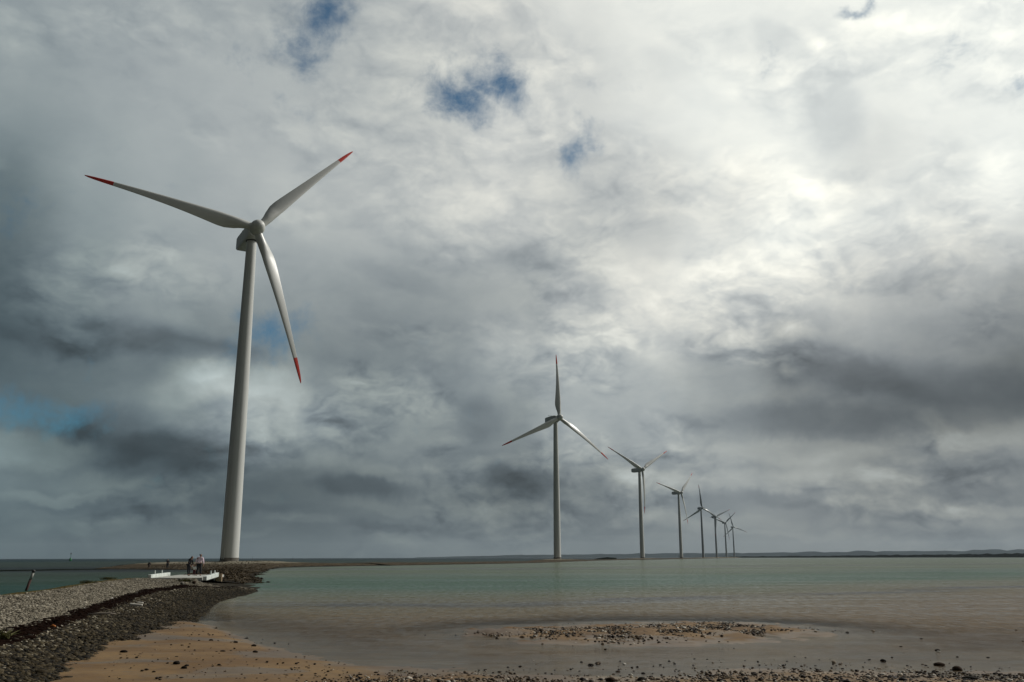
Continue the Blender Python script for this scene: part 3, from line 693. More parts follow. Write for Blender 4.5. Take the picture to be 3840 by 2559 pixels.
# pebbles of the shallow bar and of the near waterline
def in_px(px, py): p = surv(px, py, 0); return p.x, p.y
pts = []
while len(pts) < 3600:
    q = random.random(); px = 1790 + 1080 * q; i = px
    cy = np.interp(px, [1790, 2050, 2300, 2500, 2700, 2745, 2870], [2379, 2374, 2380, 2374, 2354, 2366, 2374]); hw = np.interp(px, [1790, 2000, 2300, 2500, 2740, 2870], [5, 20, 32, 36, 22, 12])
    py = cy + random.gauss(0, .52) * hw
    if random.random() < .16: px += random.gauss(120, 160); py = 2366 + random.gauss(0, 9) if px > 2750 else py
    pts.append((*in_px(px, py), 0))
P = np.array(pts); P[:, 2] = np.maximum(bed_height(P[:, 0], P[:, 1]), -.02) + .004; size = rng.gamma(3, .0065, len(P)) + .010
o = pebbles('shoal_pebbles', P, size, rng.beta(1.1, 1.1, len(P)), M_SHORE); tag(o, 'brown and white pebbles on the low sand bar in the bay', 'pebbles', kind='stuff')
pts = []
while len(pts) < 3800:
    px = random.uniform(1050, 4000) ** 1; base = np.interp(px, [1050, 1500, 2100, 2500, 2900, 3840], [2590, 2545, 2560, 2552, 2532, 2548])
    cl_ = mnoise.noise(Vector((px * .006, 3.3, 0))) * 16 + mnoise.noise(Vector((px * .02, 1.3, 0))) * 8
    py = base + cl_ + random.gauss(12, 20)
    if random.random() < .06 and px > 1900: py = base - abs(random.gauss(30, 30))
    if py > 2665: continue
    if px < 1500 and random.random() > (px - 1000) / 500: continue
    pts.append((*in_px(px, py), 0))
P = np.array(pts); P[:, 2] = np.maximum(bed_height(P[:, 0], P[:, 1]), -.01) + .006; size = rng.gamma(2.4, .0065, len(P)) + .007
o = pebbles('shore_pebbles', P, size, rng.beta(1.5, 1.5, len(P)), M_SHORE); tag(o, 'mixed brown and white pebbles along the near waterline', 'pebbles', kind='stuff')
pts = []
while len(pts) < 420:
    px = random.uniform(380, 1500); py = random.uniform(2345, 2640)
    x, y = in_px(px, py)
    if bed_at(x, y) < .0 or px < 330 + (2559 - py) * 1.55 or random.random() > .35 + .65 * (mnoise.noise(Vector((x * .7, y * .7, 2))) > 0): continue
    pts.append((x, y, bed_at(x, y) + .004))
P = np.array(pts); o = pebbles('sand_grit', P, rng.gamma(2.0, .006, len(P)) + .006, rng.beta(1.2, 1.8, len(P)), M_SHORE, flat=.4); tag(o, 'tiny pebbles and shell bits strewn over the wet brown sand', 'grit', kind='stuff')
# rubble on the near end of the island and the shoal
pts = []
while len(pts) < 5200:
    x = random.uniform(-70, -20); y = random.uniform(72, 215)
    z = isl_at(x, y)
    if z < .0 or random.random() > (80 / y) ** 2.0: continue
    pts.append((x, y, z + .03))
P = np.array(pts); o = pebbles('island_rubble', P, rng.gamma(3, .014, len(P)) + .03, rng.beta(1.6, 2.6, len(P)), pebble_material('weedy_stones', [(0, (.006, .005, .003)), (.5, (.040, .026, .010)), (.85, (.10, .075, .045)), (1, (.24, .21, .17))], .8)); tag(o, 'brown weed covered stones on the island beyond the footbridge', 'stones', kind='stuff')

# individual stones one can count on the sand
def stone(px, py, s, tone, label, group=None, flat=.6, col_=None):
    x, y = in_px(px, py); z = max(bed_at(x, y), -.01)
    v, f = ICO2; r0 = np.random.default_rng(int(px * 7 + py)); 
    jit = 1 + r0.uniform(-.10, .10, len(v)); sc = np.array([s * r0.uniform(.9, 1.35), s * r0.uniform(.7, 1), s * flat * r0.uniform(.8, 1.2)])
    V = v * jit[:, None] * sc; a = r0.uniform(0, 6.28); V = np.stack([V[:, 0] * cos(a) - V[:, 1] * sin(a), V[:, 0] * sin(a) + V[:, 1] * cos(a), V[:, 2]], 1)
    o = obj('stone', V, f, col_ or M_DKST, None, True, (x, y, z + s * flat * .35)); tag(o, label, 'stone', group); return o
M_DKST = worn('dark_stone', (.012, .009, .006), .9, .5, 30, spec=.08); M_WHST = worn('pale_stone', (.55, .52, .46), .8, .2, 30, spec=.1); M_BRST = worn('brown_stone', (.045, .028, .018), .9, .4, 30, spec=.08)
ST = [(683,2334),(689,2348),(811,2356),(761,2380),(722,2388),(652,2393),(790,2419),(861,2385),(918,2395),(925,2394),(878,2410),(951,2431),(883,2420),(980,2411),(745,2421),(710,2436),(706,2448),(834,2464),(810,2466),(895,2463),(956,2460),(1064,2480),(1001,2498),(960,2491),(820,2519),(796,2525),(878,2493),(660,2517),(569,2508),(510,2492),(504,2480),(448,2480),(462,2471),(543,2403),(521,2446),(548,2447),(595,2445),(634,2374),(688,2536),(724,2533),(574,2551),(530,2546),(488,2534),(450,2494),(475,2494),(626,2515),(660,2490),(500,2527),(1040,2505),(1061,2500),(1110,2470),(1030,2412),(1082,2415),(760,2500),(590,2500),(842,2545),(905,2555),(1000,2545),(1120,2520),(1180,2500),(1230,2530),(1290,2515),(1350,2540),(1010,2440),(580,2430),(640,2440),(985,2398)]
big = {(790,2419): .075, (951,2431): .075, (959,2460): .07, (834,2464): .065, (660,2517): .075, (688,2536): .065, (462,2471): .08, (883,2420): .06, (956,2460): .07}
for (px, py) in ST:
    stone(px, py, big.get((px, py), random.uniform(.016, .040)) * .85, 0, 'small dark stone lying on the wet brown sand', 'dark stones scattered on the sand', flat=.55)
stone(3515, 2440, .06, 0, 'stone with a pale wet side standing alone in the shallows at right', col_=M_DKST)
stone(3519, 2445, .04, 0, 'small white stone touching the lone dark stone in the shallows at right', col_=M_WHST)
stone(3522, 2494, .11, 0, 'broad dark brown stone in the shallows at far right', col_=M_BRST, flat=.4)
stone(3640, 2553, .11, 0, 'largest flat black stone at the bottom right edge', col_=M_DKST, flat=.35)
stone(3312, 2480, .06, 0, 'dark stone in the shallows, left of the pair of black and white stones', col_=M_DKST)
stone(3590, 2513, .09, 0, 'dark brown stone just behind the pebbly waterline at right', col_=M_BRST)
stone(2406, 2556, .085, 0, 'rounded dark stone at the bottom edge in the middle', col_=M_DKST)
stone(2290, 2560, .09, 0, 'reddish brown stone at the bottom edge left of the rounded dark stone', col_=M_BRST)
stone(2215, 2496, .05, 0, 'dark stone alone in the shallow water in the middle', col_=M_DKST)
stone(2340, 2491, .04, 0, 'single pale yellow pebble in the shallow water in the middle', col_=M_WHST)
for px, py in [(2447,2526),(2370,2504),(2390,2502),(2450,2498),(2476,2494),(2530,2490),(2360,2530),(2600,2495),(2604,2471),(2848,2494),(2842,2482),(2980,2462),(3020,2466),(3345,2466),(3378,2425),(3590,2464),(3810,2364),(3705,2466),(3836,2405),(2325,2480),(2270,2436),(2752,2431),(3260,2474),(3072,2474),(2140,2510),(2080,2512),(1905,2502),(1950,2500),(3640,2500),(3455,2396),(3745,2515),(3690,2520)]:
    stone(px, py, random.uniform(.018, .036), 0, 'small dark stone poking out of the shallow bay water', 'small stones in the shallow water')
# driftwood and litter on the wrack line
m_wood = worn('grey_driftwood', (.24, .20, .16), .8, .3, 8)
b = MB(); b.tube([(-.65, 0, 0), (-.2, .03, .02), (.3, -.02, .03), (.6, .04, .0)], [.03, .045, .04, .02], 8); o = b.build('driftwood', m_wood, None, True); o.scale = (.6, .6, .6)
p = surv(384, 2312, .42); o.location = (p.x, p.y, p.z + .06); o.rotation_euler = (0, 0, .1); tag(o, 'thin grey driftwood stick lying on the seaweed line', 'driftwood')
b = MB(); b.box((0, 0, 0), (.42, .2, .08), None, .03); b.box((.12, .03, .07), (.2, .14, .06), None, .02); o = b.build('foam_litter', M_WHST, None, True)
p = surv(510, 2274, .38); o.location = (p.x, p.y, p.z + .05); o.rotation_euler = (0, .1, .3); tag(o, 'scrap of white foam lying on the seaweed line', 'litter')
m_or = worn('orange_plastic', (.45, .14, .02), .5, .2, 10)
b = MB(); b.tube([(-.14, 0, 0), (0, .02, .02), (.13, -.02, 0)], [.05, .07, .04], 8); o = b.build('plastic_litter', m_or, None, True); o.scale = (.45, .45, .45)
p = surv(198, 2356, .44); o.location = (p.x, p.y, p.z + .04); tag(o, 'small orange piece of plastic on the seaweed line at left', 'litter')

# ------------------------------------------------------------------ wind turbines
m_white = worn('white_turbine_paint', (.60, .61, .58), .42, .12, 1.1, stretch=(1, 1, .05))
m_shaded = worn('cloud_shaded_paint', (.30, .33, .34), .45, .08, .3, stretch=(1, 1, .15))  # far turbines: cloud shadow put into a darker grey
m_blade = worn('blade_gelcoat', (.60, .61, .58), .35, .08, .5, stretch=(1, 1, .15))
m_red = worn('red_tip_paint', (.55, .035, .015), .4, .12, 1.0)
m_dark = worn('dark_metal_and_shade', (.03, .03, .03), .5, .2, 4)  # metal parts; also bridge abutments, darkened for shade under the deck
m_conc = worn('weathered_concrete', (.17, .155, .13), .9, .35, .8, .4, 6)
RB = 39.0; RED0 = 32.8
def blade_meshes():
    st = [(0.9, 1.85, 1.0, 20), (2.0, 1.85, 1.0, 20), (3.4, 2.15, .82, 19), (5.2, 2.85, .52, 17), (7.2, 3.35, .36, 14.5), (9.0, 3.42, .29, 12.5), (12, 3.05, .25, 9.5), (16, 2.55, .22, 6.5), (20, 2.12, .20, 4.5),
          (24, 1.76, .19, 3), (28, 1.42, .18, 2), (31, 1.2, .18, 1.2), (RED0, 1.07, .17, .8), (35, .90, .17, .3), (37, .68, .16, 0), (38.2, .46, .16, 0), (38.8, .26, .16, 0), (39.0, .10, .16, 0)]
    def section(r, c, th, tw, n=26):
        # fine interpolation: le at -x (towards rotation), te at +x
        a = rad(tw + 3); bend = -3.4 * (r / RB) ** 2.1; pts = []
        circ = max(0, min(1, (th - .36) / .6))
        for k in range(n):
            u = 2 * pi * k / n
            xx = .5 * (1 - cos(u)); yt = 5 * th * (.2969 * sqrt(max(xx, 0)) - .126 * xx - .3516 * xx ** 2 + .2843 * xx ** 3 - .1015 * xx ** 4) * (1 if u < pi else -1)
            X_ = (xx - .30) * c; Y_ = yt * c * (1.15 if u < pi else .85)
            cx_ = -cos(u) * c * .5; cy_ = sin(u) * c * .5
            X_ = X_ * (1 - circ) + cx_ * circ; Y_ = Y_ * (1 - circ) + cy_ * circ
            # le (-x) leans upwind (+y)
            pts.append(Vector((X_ * cos(a) + Y_ * sin(a), -X_ * sin(a) + Y_ * cos(a) + bend, r)))
        return pts
    rs = [s[0] for s in st]
    def at(r): return [float(np.interp(r, rs, [s[k] for s in st])) for k in (1, 2, 3)]
    def mk(r0, r1, n, cap):
        mb = MB(); rings = [section(r, *at(r)) for r in np.linspace(r0, r1, n)]; mb.rings(rings, True); return mb
    a = mk(.9, RED0, 46, True); b = mk(RED0, RB, 22, True); return a, b
BA, BT = blade_meshes()
def mesh_from(mb, name, m):
    o = mb.build(name, m, None, True); me = o.data; bpy.data.objects.remove(o); 
    return me
def lathe(prof, n=48):
    rings = [[Vector((r * cos(2 * pi * k / n), r * sin(2 * pi * k / n), z)) for k in range(n)] for r, z in prof]; mb = MB(); mb.rings(rings, True); return mb
def add_mesh(name, me, parent, label=None):
    o = bpy.data.objects.new(name, me); COL.objects.link(o); o.parent = parent
    if label: o['label'] = label
    return o
ME = {}
for key, mt in (('w', m_white), ('g', m_shaded)):
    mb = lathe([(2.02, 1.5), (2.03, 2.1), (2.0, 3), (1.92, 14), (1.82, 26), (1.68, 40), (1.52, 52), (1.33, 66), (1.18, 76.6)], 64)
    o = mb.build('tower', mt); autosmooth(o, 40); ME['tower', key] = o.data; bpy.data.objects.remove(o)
    # door on the side away from the bay
    mb = MB(); mb.box((0, 2.0, 2.9), (.95, .10, 2.2), None, .03); o = mb.build('door', mt); ME['door', key] = o.data; bpy.data.objects.remove(o)
    # nacelle: rounded box, along +y (away from the rotor)
    def rrect(w, h, cz, y, r=.45, n=6):
        pts = []
        for cx_, cz_, a0 in ((w / 2 - r, h / 2 - r, 0), (-w / 2 + r, h / 2 - r, 90), (-w / 2 + r, -h / 2 + r, 180), (w / 2 - r, -h / 2 + r, 270)):
            for k in range(n): a = rad(a0 + 90 * k / (n - 1)); pts.append(Vector((cx_ + r * cos(a), y, cz + cz_ + r * sin(a))))
        return pts
    mb = MB(); mb.rings([rrect(2.2, 2.4, .0, -2.6, .7), rrect(2.9, 3.0, .05, -2.2, .6), rrect(3.3, 3.5, .1, -1.2, .5), rrect(3.4, 3.7, .15, 1.5, .45), rrect(3.4, 3.7, .15, 8.2, .45), rrect(3.25, 3.3, .3, 9.6, .5), rrect(2.8, 2.6, .45, 10.1, .6)], True)
    o = mb.build('nacelle', mt); bmn = bmesh.new(); bmn.from_mesh(o.data); bmesh.ops.recalc_face_normals(bmn, faces=bmn.faces); bmn.to_mesh(o.data); bmn.free(); autosmooth(o, 28); ME['nacelle', key] = o.data; bpy.data.objects.remove(o)
    # hub with spinner, axis along -y
    prof = [(1.55, 1.0), (1.75, .4), (1.80, -.4), (1.72, -1.2), (1.5, -1.9), (1.1, -2.5), (.6, -2.85), (.12, -2.95)]
    rings = [[Vector((r * cos(2 * pi * k / 36), yv, r * sin(2 * pi * k / 36))) for k in range(36)] for r, yv in prof]
    mb = MB(); mb.rings(rings, True); o = mb.build('hub', mt); bmn = bmesh.new(); bmn.from_mesh(o.data); bmesh.ops.recalc_face_normals(bmn, faces=bmn.faces); bmn.to_mesh(o.data); bmn.free(); autosmooth(o, 50); ME['hub', key] = o.data; bpy.data.objects.remove(o)
    bm_ = worn('gelcoat_' + key, (.60, .61, .58) if key == 'w' else (.32, .35, .36), .38, .07, .5, stretch=(1, 1, .15))  # far blades get the darker colour that stands for cloud shadow
    for nm, src, mm in (('blade', BA, bm_), ('blade_tip', BT, m_red if key == 'w' else worn('cloud_shaded_tip', (.35, .07, .05), .5, .1, 1))):  # far tips dulled in colour to match the painted cloud shadow
        o = src.build(nm, mm, None, True); bmn = bmesh.new(); bmn.from_mesh(o.data); bmesh.ops.recalc_face_normals(bmn, faces=bmn.faces); bmn.to_mesh(o.data); bmn.free(); autosmooth(o, 60); ME[nm, key] = o.data; bpy.data.objects.remove(o)
mb = lathe([(2.3, -1.5), (2.3, 1.35), (2.06, 1.42), (2.055, 2.1)], 48); o = mb.build('foundation', m_conc); autosmooth(o, 40); ME['foundation'] = o.data; bpy.data.objects.remove(o)
mb = MB(); mb.tube([(0, 0, -1.9), (0, 0, -1.12)], [1.42, 1.42], 40); o = mb.build('yaw_ring', m_dark); autosmooth(o, 40); ME['yaw'] = o.data; bpy.data.objects.remove(o)
mb = MB(); mb.tube([(0, 6.6, 1.8), (0, 6.6, 3.1)], .07, 8); mb.tube([(-.9, 6.6, 2.7), (.9, 6.6, 2.7)], .06, 8); mb.tube([(-.9, 6.6, 2.65), (-.9, 6.6, 3.0)], [.12, .16], 8); mb.tube([(.9, 6.6, 2.65), (.9, 6.6, 3.1)], .07, 8); mb.box((.9, 6.75, 3.05), (.04, .5, .22))
o = mb.build('wind_vane', m_dark); ME['vane'] = o.data; bpy.data.objects.remove(o)
TL = ['nearest and largest white wind turbine with red blade tips, on the island behind the footbridge',
      'second wind turbine of the row, white, one blade pointing straight up, red tips',
      'third white wind turbine from the left, one blade hanging down beside the tower',
      'fourth white wind turbine from the left, blades in a slanted Y, red tips',
      'fifth wind turbine, first of the four far ones coloured dark for cloud shade, one blade pointing up',
      'sixth wind turbine, coloured dark for cloud shade, lower blade hidden along its own tower',
      'seventh wind turbine, small, coloured dark for cloud shade, its blades crossing those of the last one',
      'last and farthest small wind turbine, coloured dark for cloud shade, at the right end of the row']
TILT = rad(6)
for i, (t, lab) in enumerate(zip(TUR, TL)):
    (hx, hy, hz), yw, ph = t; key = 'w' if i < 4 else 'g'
    a = axis_of(t); e = empty('wind_turbine', (a.x, a.y, 0)); tag(e, lab, 'wind turbine', 'row of wind turbines')
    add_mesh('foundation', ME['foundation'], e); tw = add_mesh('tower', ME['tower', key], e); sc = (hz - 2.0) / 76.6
    tw.scale = (1, 1, sc); d = add_mesh('door', ME['door', key], tw); d.rotation_euler = (0, 0, rad(150))
    top = Vector((0, 0, hz - .15))
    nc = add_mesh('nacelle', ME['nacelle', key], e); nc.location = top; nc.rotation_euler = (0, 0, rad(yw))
    v = add_mesh('wind_vane', ME['vane'], nc); y_ = add_mesh('yaw_ring', ME['yaw'], nc); 
    hubp = Vector((hx - a.x, hy - a.y, hz))
    # rotor frame: local -y = rotor axis pointing upwind and up
    Rm = Matrix.Rotation(rad(yw), 4, 'Z') @ Matrix.Rotation(-TILT, 4, 'X')
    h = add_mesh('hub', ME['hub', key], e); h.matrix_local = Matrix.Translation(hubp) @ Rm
    n_ax = (Rm.to_3x3() @ Vector((0, -1, 0)))
    e1 = Vector((cos(rad(yw)), sin(rad(yw)), 0)); e2 = n_ax.cross(e1)
    if e2.z < 0: e2 = -e2
    for q in range(3):
        an = rad(ph + 120 * q); bd = e1 * cos(an) + e2 * sin(an)     # span direction
        tt = n_ax.cross(bd)                                          # counter-clockwise seen from the front: trailing side
        Bm = Matrix(((tt.x, n_ax.x, bd.x, 0), (tt.y, n_ax.y, bd.y, 0), (tt.z, n_ax.z, bd.z, 0), (0, 0, 0, 1)))
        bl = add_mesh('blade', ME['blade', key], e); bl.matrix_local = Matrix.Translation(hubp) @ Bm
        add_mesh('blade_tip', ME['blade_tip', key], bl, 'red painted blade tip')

# ------------------------------------------------------------------ footbridge
m_bridge = worn('white_bridge_paint', (.62, .66, .62), .7, .22, 1.5, .2, 12); m_deck = worn('worn_deck', (.42, .42, .38), .85, .3, 1.0, .3, 10); m_abut = worn('rusty_concrete', (.38, .27, .17), .9, .35, 2, .4, 9)
BL0 = Vector((-26.3, 65.5)); BR0 = Vector((-22.4, 65.0)); BD = Vector((-1.6, 8.6)).normalized(); BN = Vector((BD.y, -BD.x))
ZD = .60; BLEN = 10.5
br = empty('footbridge', (BL0.x, BL0.y, 0), atan2(BD.y, BD.x)); tag(br, 'small white concrete footbridge with low parapets over the channel between bank and island', 'bridge')
WB = (BR0 - BL0).dot(BN)
def bb(name, x0, x1, y0, y1, z0, z1, m, bev=.02, par=br):
    mb = MB(); mb.box(((x0 + x1) / 2, (y0 + y1) / 2, (z0 + z1) / 2), (x1 - x0, y1 - y0, z1 - z0), None, bev); o = mb.build(name, m, par); return o
bb('deck', 2.6, BLEN + 5.0, -WB, 0, ZD - .20, ZD, m_deck)
def ramp_beam(name, x0, x1, y0, y1, za, zb, h0, h1, m, par):
    mb = MB(); v = []
    for x, z, h in ((x0, za, h0), (x1, zb, h1)): v += [(x, y0, z), (x, y1, z), (x, y1, z + h), (x, y0, z + h)]
    mb.add(v, [(0, 3, 2, 1), (4, 5, 6, 7), (0, 1, 5, 4), (1, 2, 6, 5), (2, 3, 7, 6), (3, 0, 4, 7)]); o = mb.build(name, m, par)
    md = o.modifiers.new('bevel', 'BEVEL'); md.width = .02; md.segments = 2; return o
pl = ramp_beam('parapet', 3.3, 11.0, .003, .26, .52, .60, .30, .27, m_bridge, br)
pr_ = ramp_beam('parapet', 3.0, 9.8, -WB - .26, -WB - .003, .38, .52, .30, .34, m_bridge, br)
for par, yy, xs in ((pl, .13, (5.2, 8.0)), (pr_, -WB - .13, (6.0, 8.2))):
    for xx in xs:
        zt = .84 if par is pl else .80
        mb = MB(); mb.tube([(xx, yy, zt - .1), (xx, yy, zt + .22)], .055, 10); mb.tube([(xx, yy, zt + .20), (xx, yy, zt + .25)], [.075, .04], 10); mb.build('post', m_bridge, par, True)
bb('abutment', 9.6, 10.3, -WB + .1, .1, -.8, ZD - .203, m_dark)  # dark colour stands in for the shade under the deck
bb('wing_wall', 9.85, 10.25, -WB - .5, -WB - .05, -.8, ZD + .16, m_abut)
bb('abutment', 2.2, 3.6, -WB + .1, -.1, -.8, ZD - .203, m_dark)  # near end too: under-deck shade put into its colour

# rocks and a weed clump in front of the bridge
def clump(px, py, z, n, s, lab):
    p = surv(px, py, z); e = MB()
    for k in range(n):
        a = random.uniform(0, 6.28); r_ = random.uniform(0, s); bx_, by_ = cos(a) * r_, sin(a) * r_ * .6; hh = random.uniform(.06, .20); lx_, ly_ = random.gauss(0, .09), random.gauss(0, .09)
        w_ = .012; e.add([(bx_ - w_, by_, 0), (bx_ + w_, by_, 0), (bx_ + lx_ + w_ * .8, by_ + ly_, hh * .7), (bx_ + lx_ * 1.6, by_ + ly_ * 1.6, hh), (bx_ + lx_ - w_ * .8, by_ + ly_, hh * .7)], [(0, 1, 2, 3, 4)])
    o = e.build('beach_plant', m_plant); o.location = (p.x, p.y, z - .02); tag(o, lab, 'plant')
m_plant = worn('beach_grass', (.10, .095, .025), .7, .4, 6)
clump(697, 2180, .56, 140, .55, 'low dark green plant clump on the gravel in front of the footbridge')
clump(405, 2173, .66, 160, .5, 'small green shore plant on the crest of the bank above the left water')
clump(330, 2187, .70, 130, .5, 'yellowish shore plant farther left on the crest of the bank')
clump(10, 2392, .48, 60, .18, 'yellow green plant on the bank at the left edge of the picture')
for px, py, s, lab in [(676,2176,.14,'pinkish boulder left of the plant clump before the footbridge'),(712,2178,.15,'tan boulder right of the plant clump before the footbridge'),(684,2190,.12,'grey boulder below the plant clump before the footbridge'),(728,2186,.13,'brown boulder nearest to the right parapet of the footbridge')]:
    p = surv(px, py, .56); o = stone(2000, 2500, s, 0, lab, col_=M_BRST if 'brown' in lab else m_conc, flat=.7); o.location = (p.x, p.y, .58)
    o['category'] = 'boulder'; o.name = 'boulder'

# ------------------------------------------------------------------ post and sea marks
m_postw = worn('weathered_post', (.05, .018, .012), .85, .3, 6, stretch=(1, 1, .2)); m_band = worn('white_band', (.42, .42, .38), .7, .3, 8)
p = surv(98, 2216, 0); top = Vector((.36, 0, 1.30)); e = empty('mooring_post', (p.x, p.y, 0)); tag(e, 'leaning dark wooden post with a white band standing in the left water', 'post')
b = MB(); b.tube([top * -.5, top * .55], [.085, .08], 12); b.build('shaft', m_postw, e, True)
b = MB(); b.tube([top * .55, top * .88], [.083, .08], 12); b.build('white_band', m_band, e, True)
b = MB(); b.tube([top * .88, top * .97, top], [.10, .10, .05], 12); b.build('cap', m_dark, e, True)
m_green = worn('green_mark', (.01, .16, .05), .5, .2, 1)
def buoy(px, dist, h, m, lab, name='beacon_buoy'):
    d = px_dir(px, 2090); d = Vector((d.x, d.y, 0)).normalized() * dist; e = empty(name, (d.x, d.y, 0)); tag(e, lab, 'buoy')
    b = MB(); b.tube([(0, 0, -1), (0, 0, .3 * h), (0, 0, .36 * h)], [.16 * h, .14 * h, .05 * h], 14); b.build('float', m, e, True)
    b = MB(); b.tube([(0, 0, .36 * h), (0, 0, .86 * h)], .022 * h, 10); b.build('mast', m, e, True)
    b = MB(); b.tube([(0, 0, .82 * h), (0, 0, 1.0 * h)], [.085 * h, .03 * h], 12); b.build('topmark', m_dark, e, True)
buoy(265, 900, 7.0, m_green, 'green spar buoy with a dark topmark on the horizon at left')
buoy(948, 1300, 4.2, m_dark, 'tiny dark buoy on the horizon right of the largest turbine tower')
buoy(1098, 1100, 3.4, m_dark, 'tiny dark buoy on the horizon between the largest and the second turbine')

# ------------------------------------------------------------------ people
def skin_obj(name, verts, edges, radii, m, parent=None, sub=1, root=0):
    me = bpy.data.meshes.new(name); me.from_pydata([tuple(v) for v in verts], edges, []); me.update()
    o = bpy.data.objects.new(name, me); COL.objects.link(o)
    if parent: o.parent = parent
    md = o.modifiers.new('skin', 'SKIN'); md.use_smooth_shade = True
    for i, r in enumerate(radii):
        sv = me.skin_vertices[0].data[i]; sv.radius = (r, r) if not hasattr(r, '__len__') else r; sv.use_root = (i == root)
    s_ = o.modifiers.new('sub', 'SUBSURF'); s_.levels = sub; s_.render_levels = sub
    me.materials.append(m); return o
m_skin = worn('skin', (.30, .16, .10), .6, .1, 20)
def person(loc, rz, J, H, label, top_m, leg_m, hair_m, shoe_m, long_hair=False, skirt=False, parts=True):
    """J: joints in units of body height, x = forward, y = left, z = up"""
    e = empty('person', loc, rz); tag(e, label, 'person')
    g = lambda k: Vector(J[k]) * H
    V = []; E = []; R = []
    def add(p, r, par=None):
        V.append(p); R.append(r * H); 
        if par is not None: E.append((par, len(V) - 1))
        return len(V) - 1
    pel = add(g('pelvis'), .075); wa = add(g('pelvis').lerp(g('chest'), .5), .068, pel); ch = add(g('chest'), .078, wa); nk = add(g('neck'), .034, ch)
    hd = g('head'); hv = (hd - g('neck')).normalized()
    jaw = add(g('neck').lerp(hd, .55), .036, nk); sk = add(hd, .052, jaw); cr = add(hd + hv * .035 * H, .044, sk)
    fw = Vector(J.get('face', (1, 0, 0))); nose = add(hd + fw * .056 * H - hv * .006 * H, .011, sk)
    for sd_ in ('l', 'r'):
        sh = add(g('sh_' + sd_), .036, ch); el_ = add(g('el_' + sd_), .025, sh); wr = add(g('wr_' + sd_), .018, el_)
        d = (g('wr_' + sd_) - g('el_' + sd_)).normalized(); pm = add(g('wr_' + sd_) + d * .035 * H, .022, wr)
        sdv = d.cross(Vector((1, 0, 0))).normalized() if abs(d.x) < .9 else Vector((0, 1, 0))
        s2 = d.cross(sdv)
        for q in range(4):
            o_ = s2 * (q - 1.5) * .011 * H; ln = (.045, .052, .049, .038)[q] * H
            f1_ = add(g('wr_' + sd_) + d * .058 * H + o_, .0055, pm); add(V[f1_] + d * ln * .6 + sdv * ln * .35, .0045, f1_)
        th_ = add(g('wr_' + sd_) + d * .025 * H + s2 * .026 * H, .006, pm); add(V[th_] + d * .028 * H + s2 * .008 * H, .005, th_)
        hp = add(g('hip_' + sd_), .058, pel); kn = add(g('kn_' + sd_), .036, hp); an = add(g('an_' + sd_), .024, kn); add(g('an_' + sd_) + Vector((.075, 0, -.022)) * H, .019, an)
    skin_obj('body', V, E, R, m_skin, e, 1, pel)
    def garment(nm, keys, radii, edges, m):
        return skin_obj(nm, [g(k) if isinstance(k, str) else Vector(k) * H for k in keys], edges, [r * H for r in radii], m, e, 2, 0)
    mid = lambda a, b, t: tuple(Vector(J[a]).lerp(Vector(J[b]), t))
    garment('shirt', ['pelvis', mid('pelvis', 'chest', .5), 'chest', mid('chest', 'neck', .75), 'sh_l', 'el_l', mid('el_l', 'wr_l', .8), 'sh_r', 'el_r', mid('el_r', 'wr_r', .8)],
            [.086, .082, .092, .046, .048, .035, .028, .048, .035, .028], [(0, 1), (1, 2), (2, 3), (2, 4), (4, 5), (5, 6), (2, 7), (7, 8), (8, 9)], top_m)
    garment('trousers', [mid('pelvis', 'chest', .05), 'hip_l', 'kn_l', mid('kn_l', 'an_l', .93), 'hip_r', 'kn_r', mid('kn_r', 'an_r', .93)], [.086, .070, .050, .040, .070, .050, .040], [(0, 1), (1, 2), (2, 3), (0, 4), (4, 5), (5, 6)], leg_m)
    for sd_ in ('l', 'r'):
        a = g('an_' + sd_); skin_obj('shoe', [a + Vector((-.01, 0, -.012)) * H, a + Vector((.04, 0, -.022)) * H, a + Vector((.085, 0, -.026)) * H], [(0, 1), (1, 2)], [.026 * H, .024 * H, .019 * H], shoe_m, e, 1, 0)
    hk = [hd + hv * .03 * H - fw * .018 * H, hd - fw * .03 * H, hd - hv * .04 * H - fw * .028 * H]; hr_ = [.053, .050, .036]
    if long_hair: hk += [g('neck') - fw * .04 * H - hv * .02 * H, g('neck') - fw * .055 * H - hv * .07 * H]; hr_ += [.040, .028]
    skin_obj('hair', hk, [(i, i + 1) for i in range(len(hk) - 1)], [r * H for r in hr_], hair_m, e, 2, 0)
    return e
m_black = worn('black_cloth', (.008, .009, .012), .9, .3, 8); m_navy = worn('dark_trousers', (.010, .013, .018), .9, .3, 8); m_pink = worn('pale_pink_shirt', (.78, .62, .70), .8, .15, 5)
m_hairb = worn('black_hair', (.010, .007, .006), .6, .2, 20); m_hairr = worn('brown_hair', (.035, .014, .008), .6, .2, 20); m_shoe = worn('dark_shoe', (.01, .01, .012), .6, .2, 8)
m_white2 = worn('white_top', (.70, .70, .66), .8, .1, 6); m_maroon = worn('dark_red_cloth', (.07, .012, .02), .9, .2, 6); m_teal = worn('dark_jeans', (.012, .022, .035), .9, .2, 6)
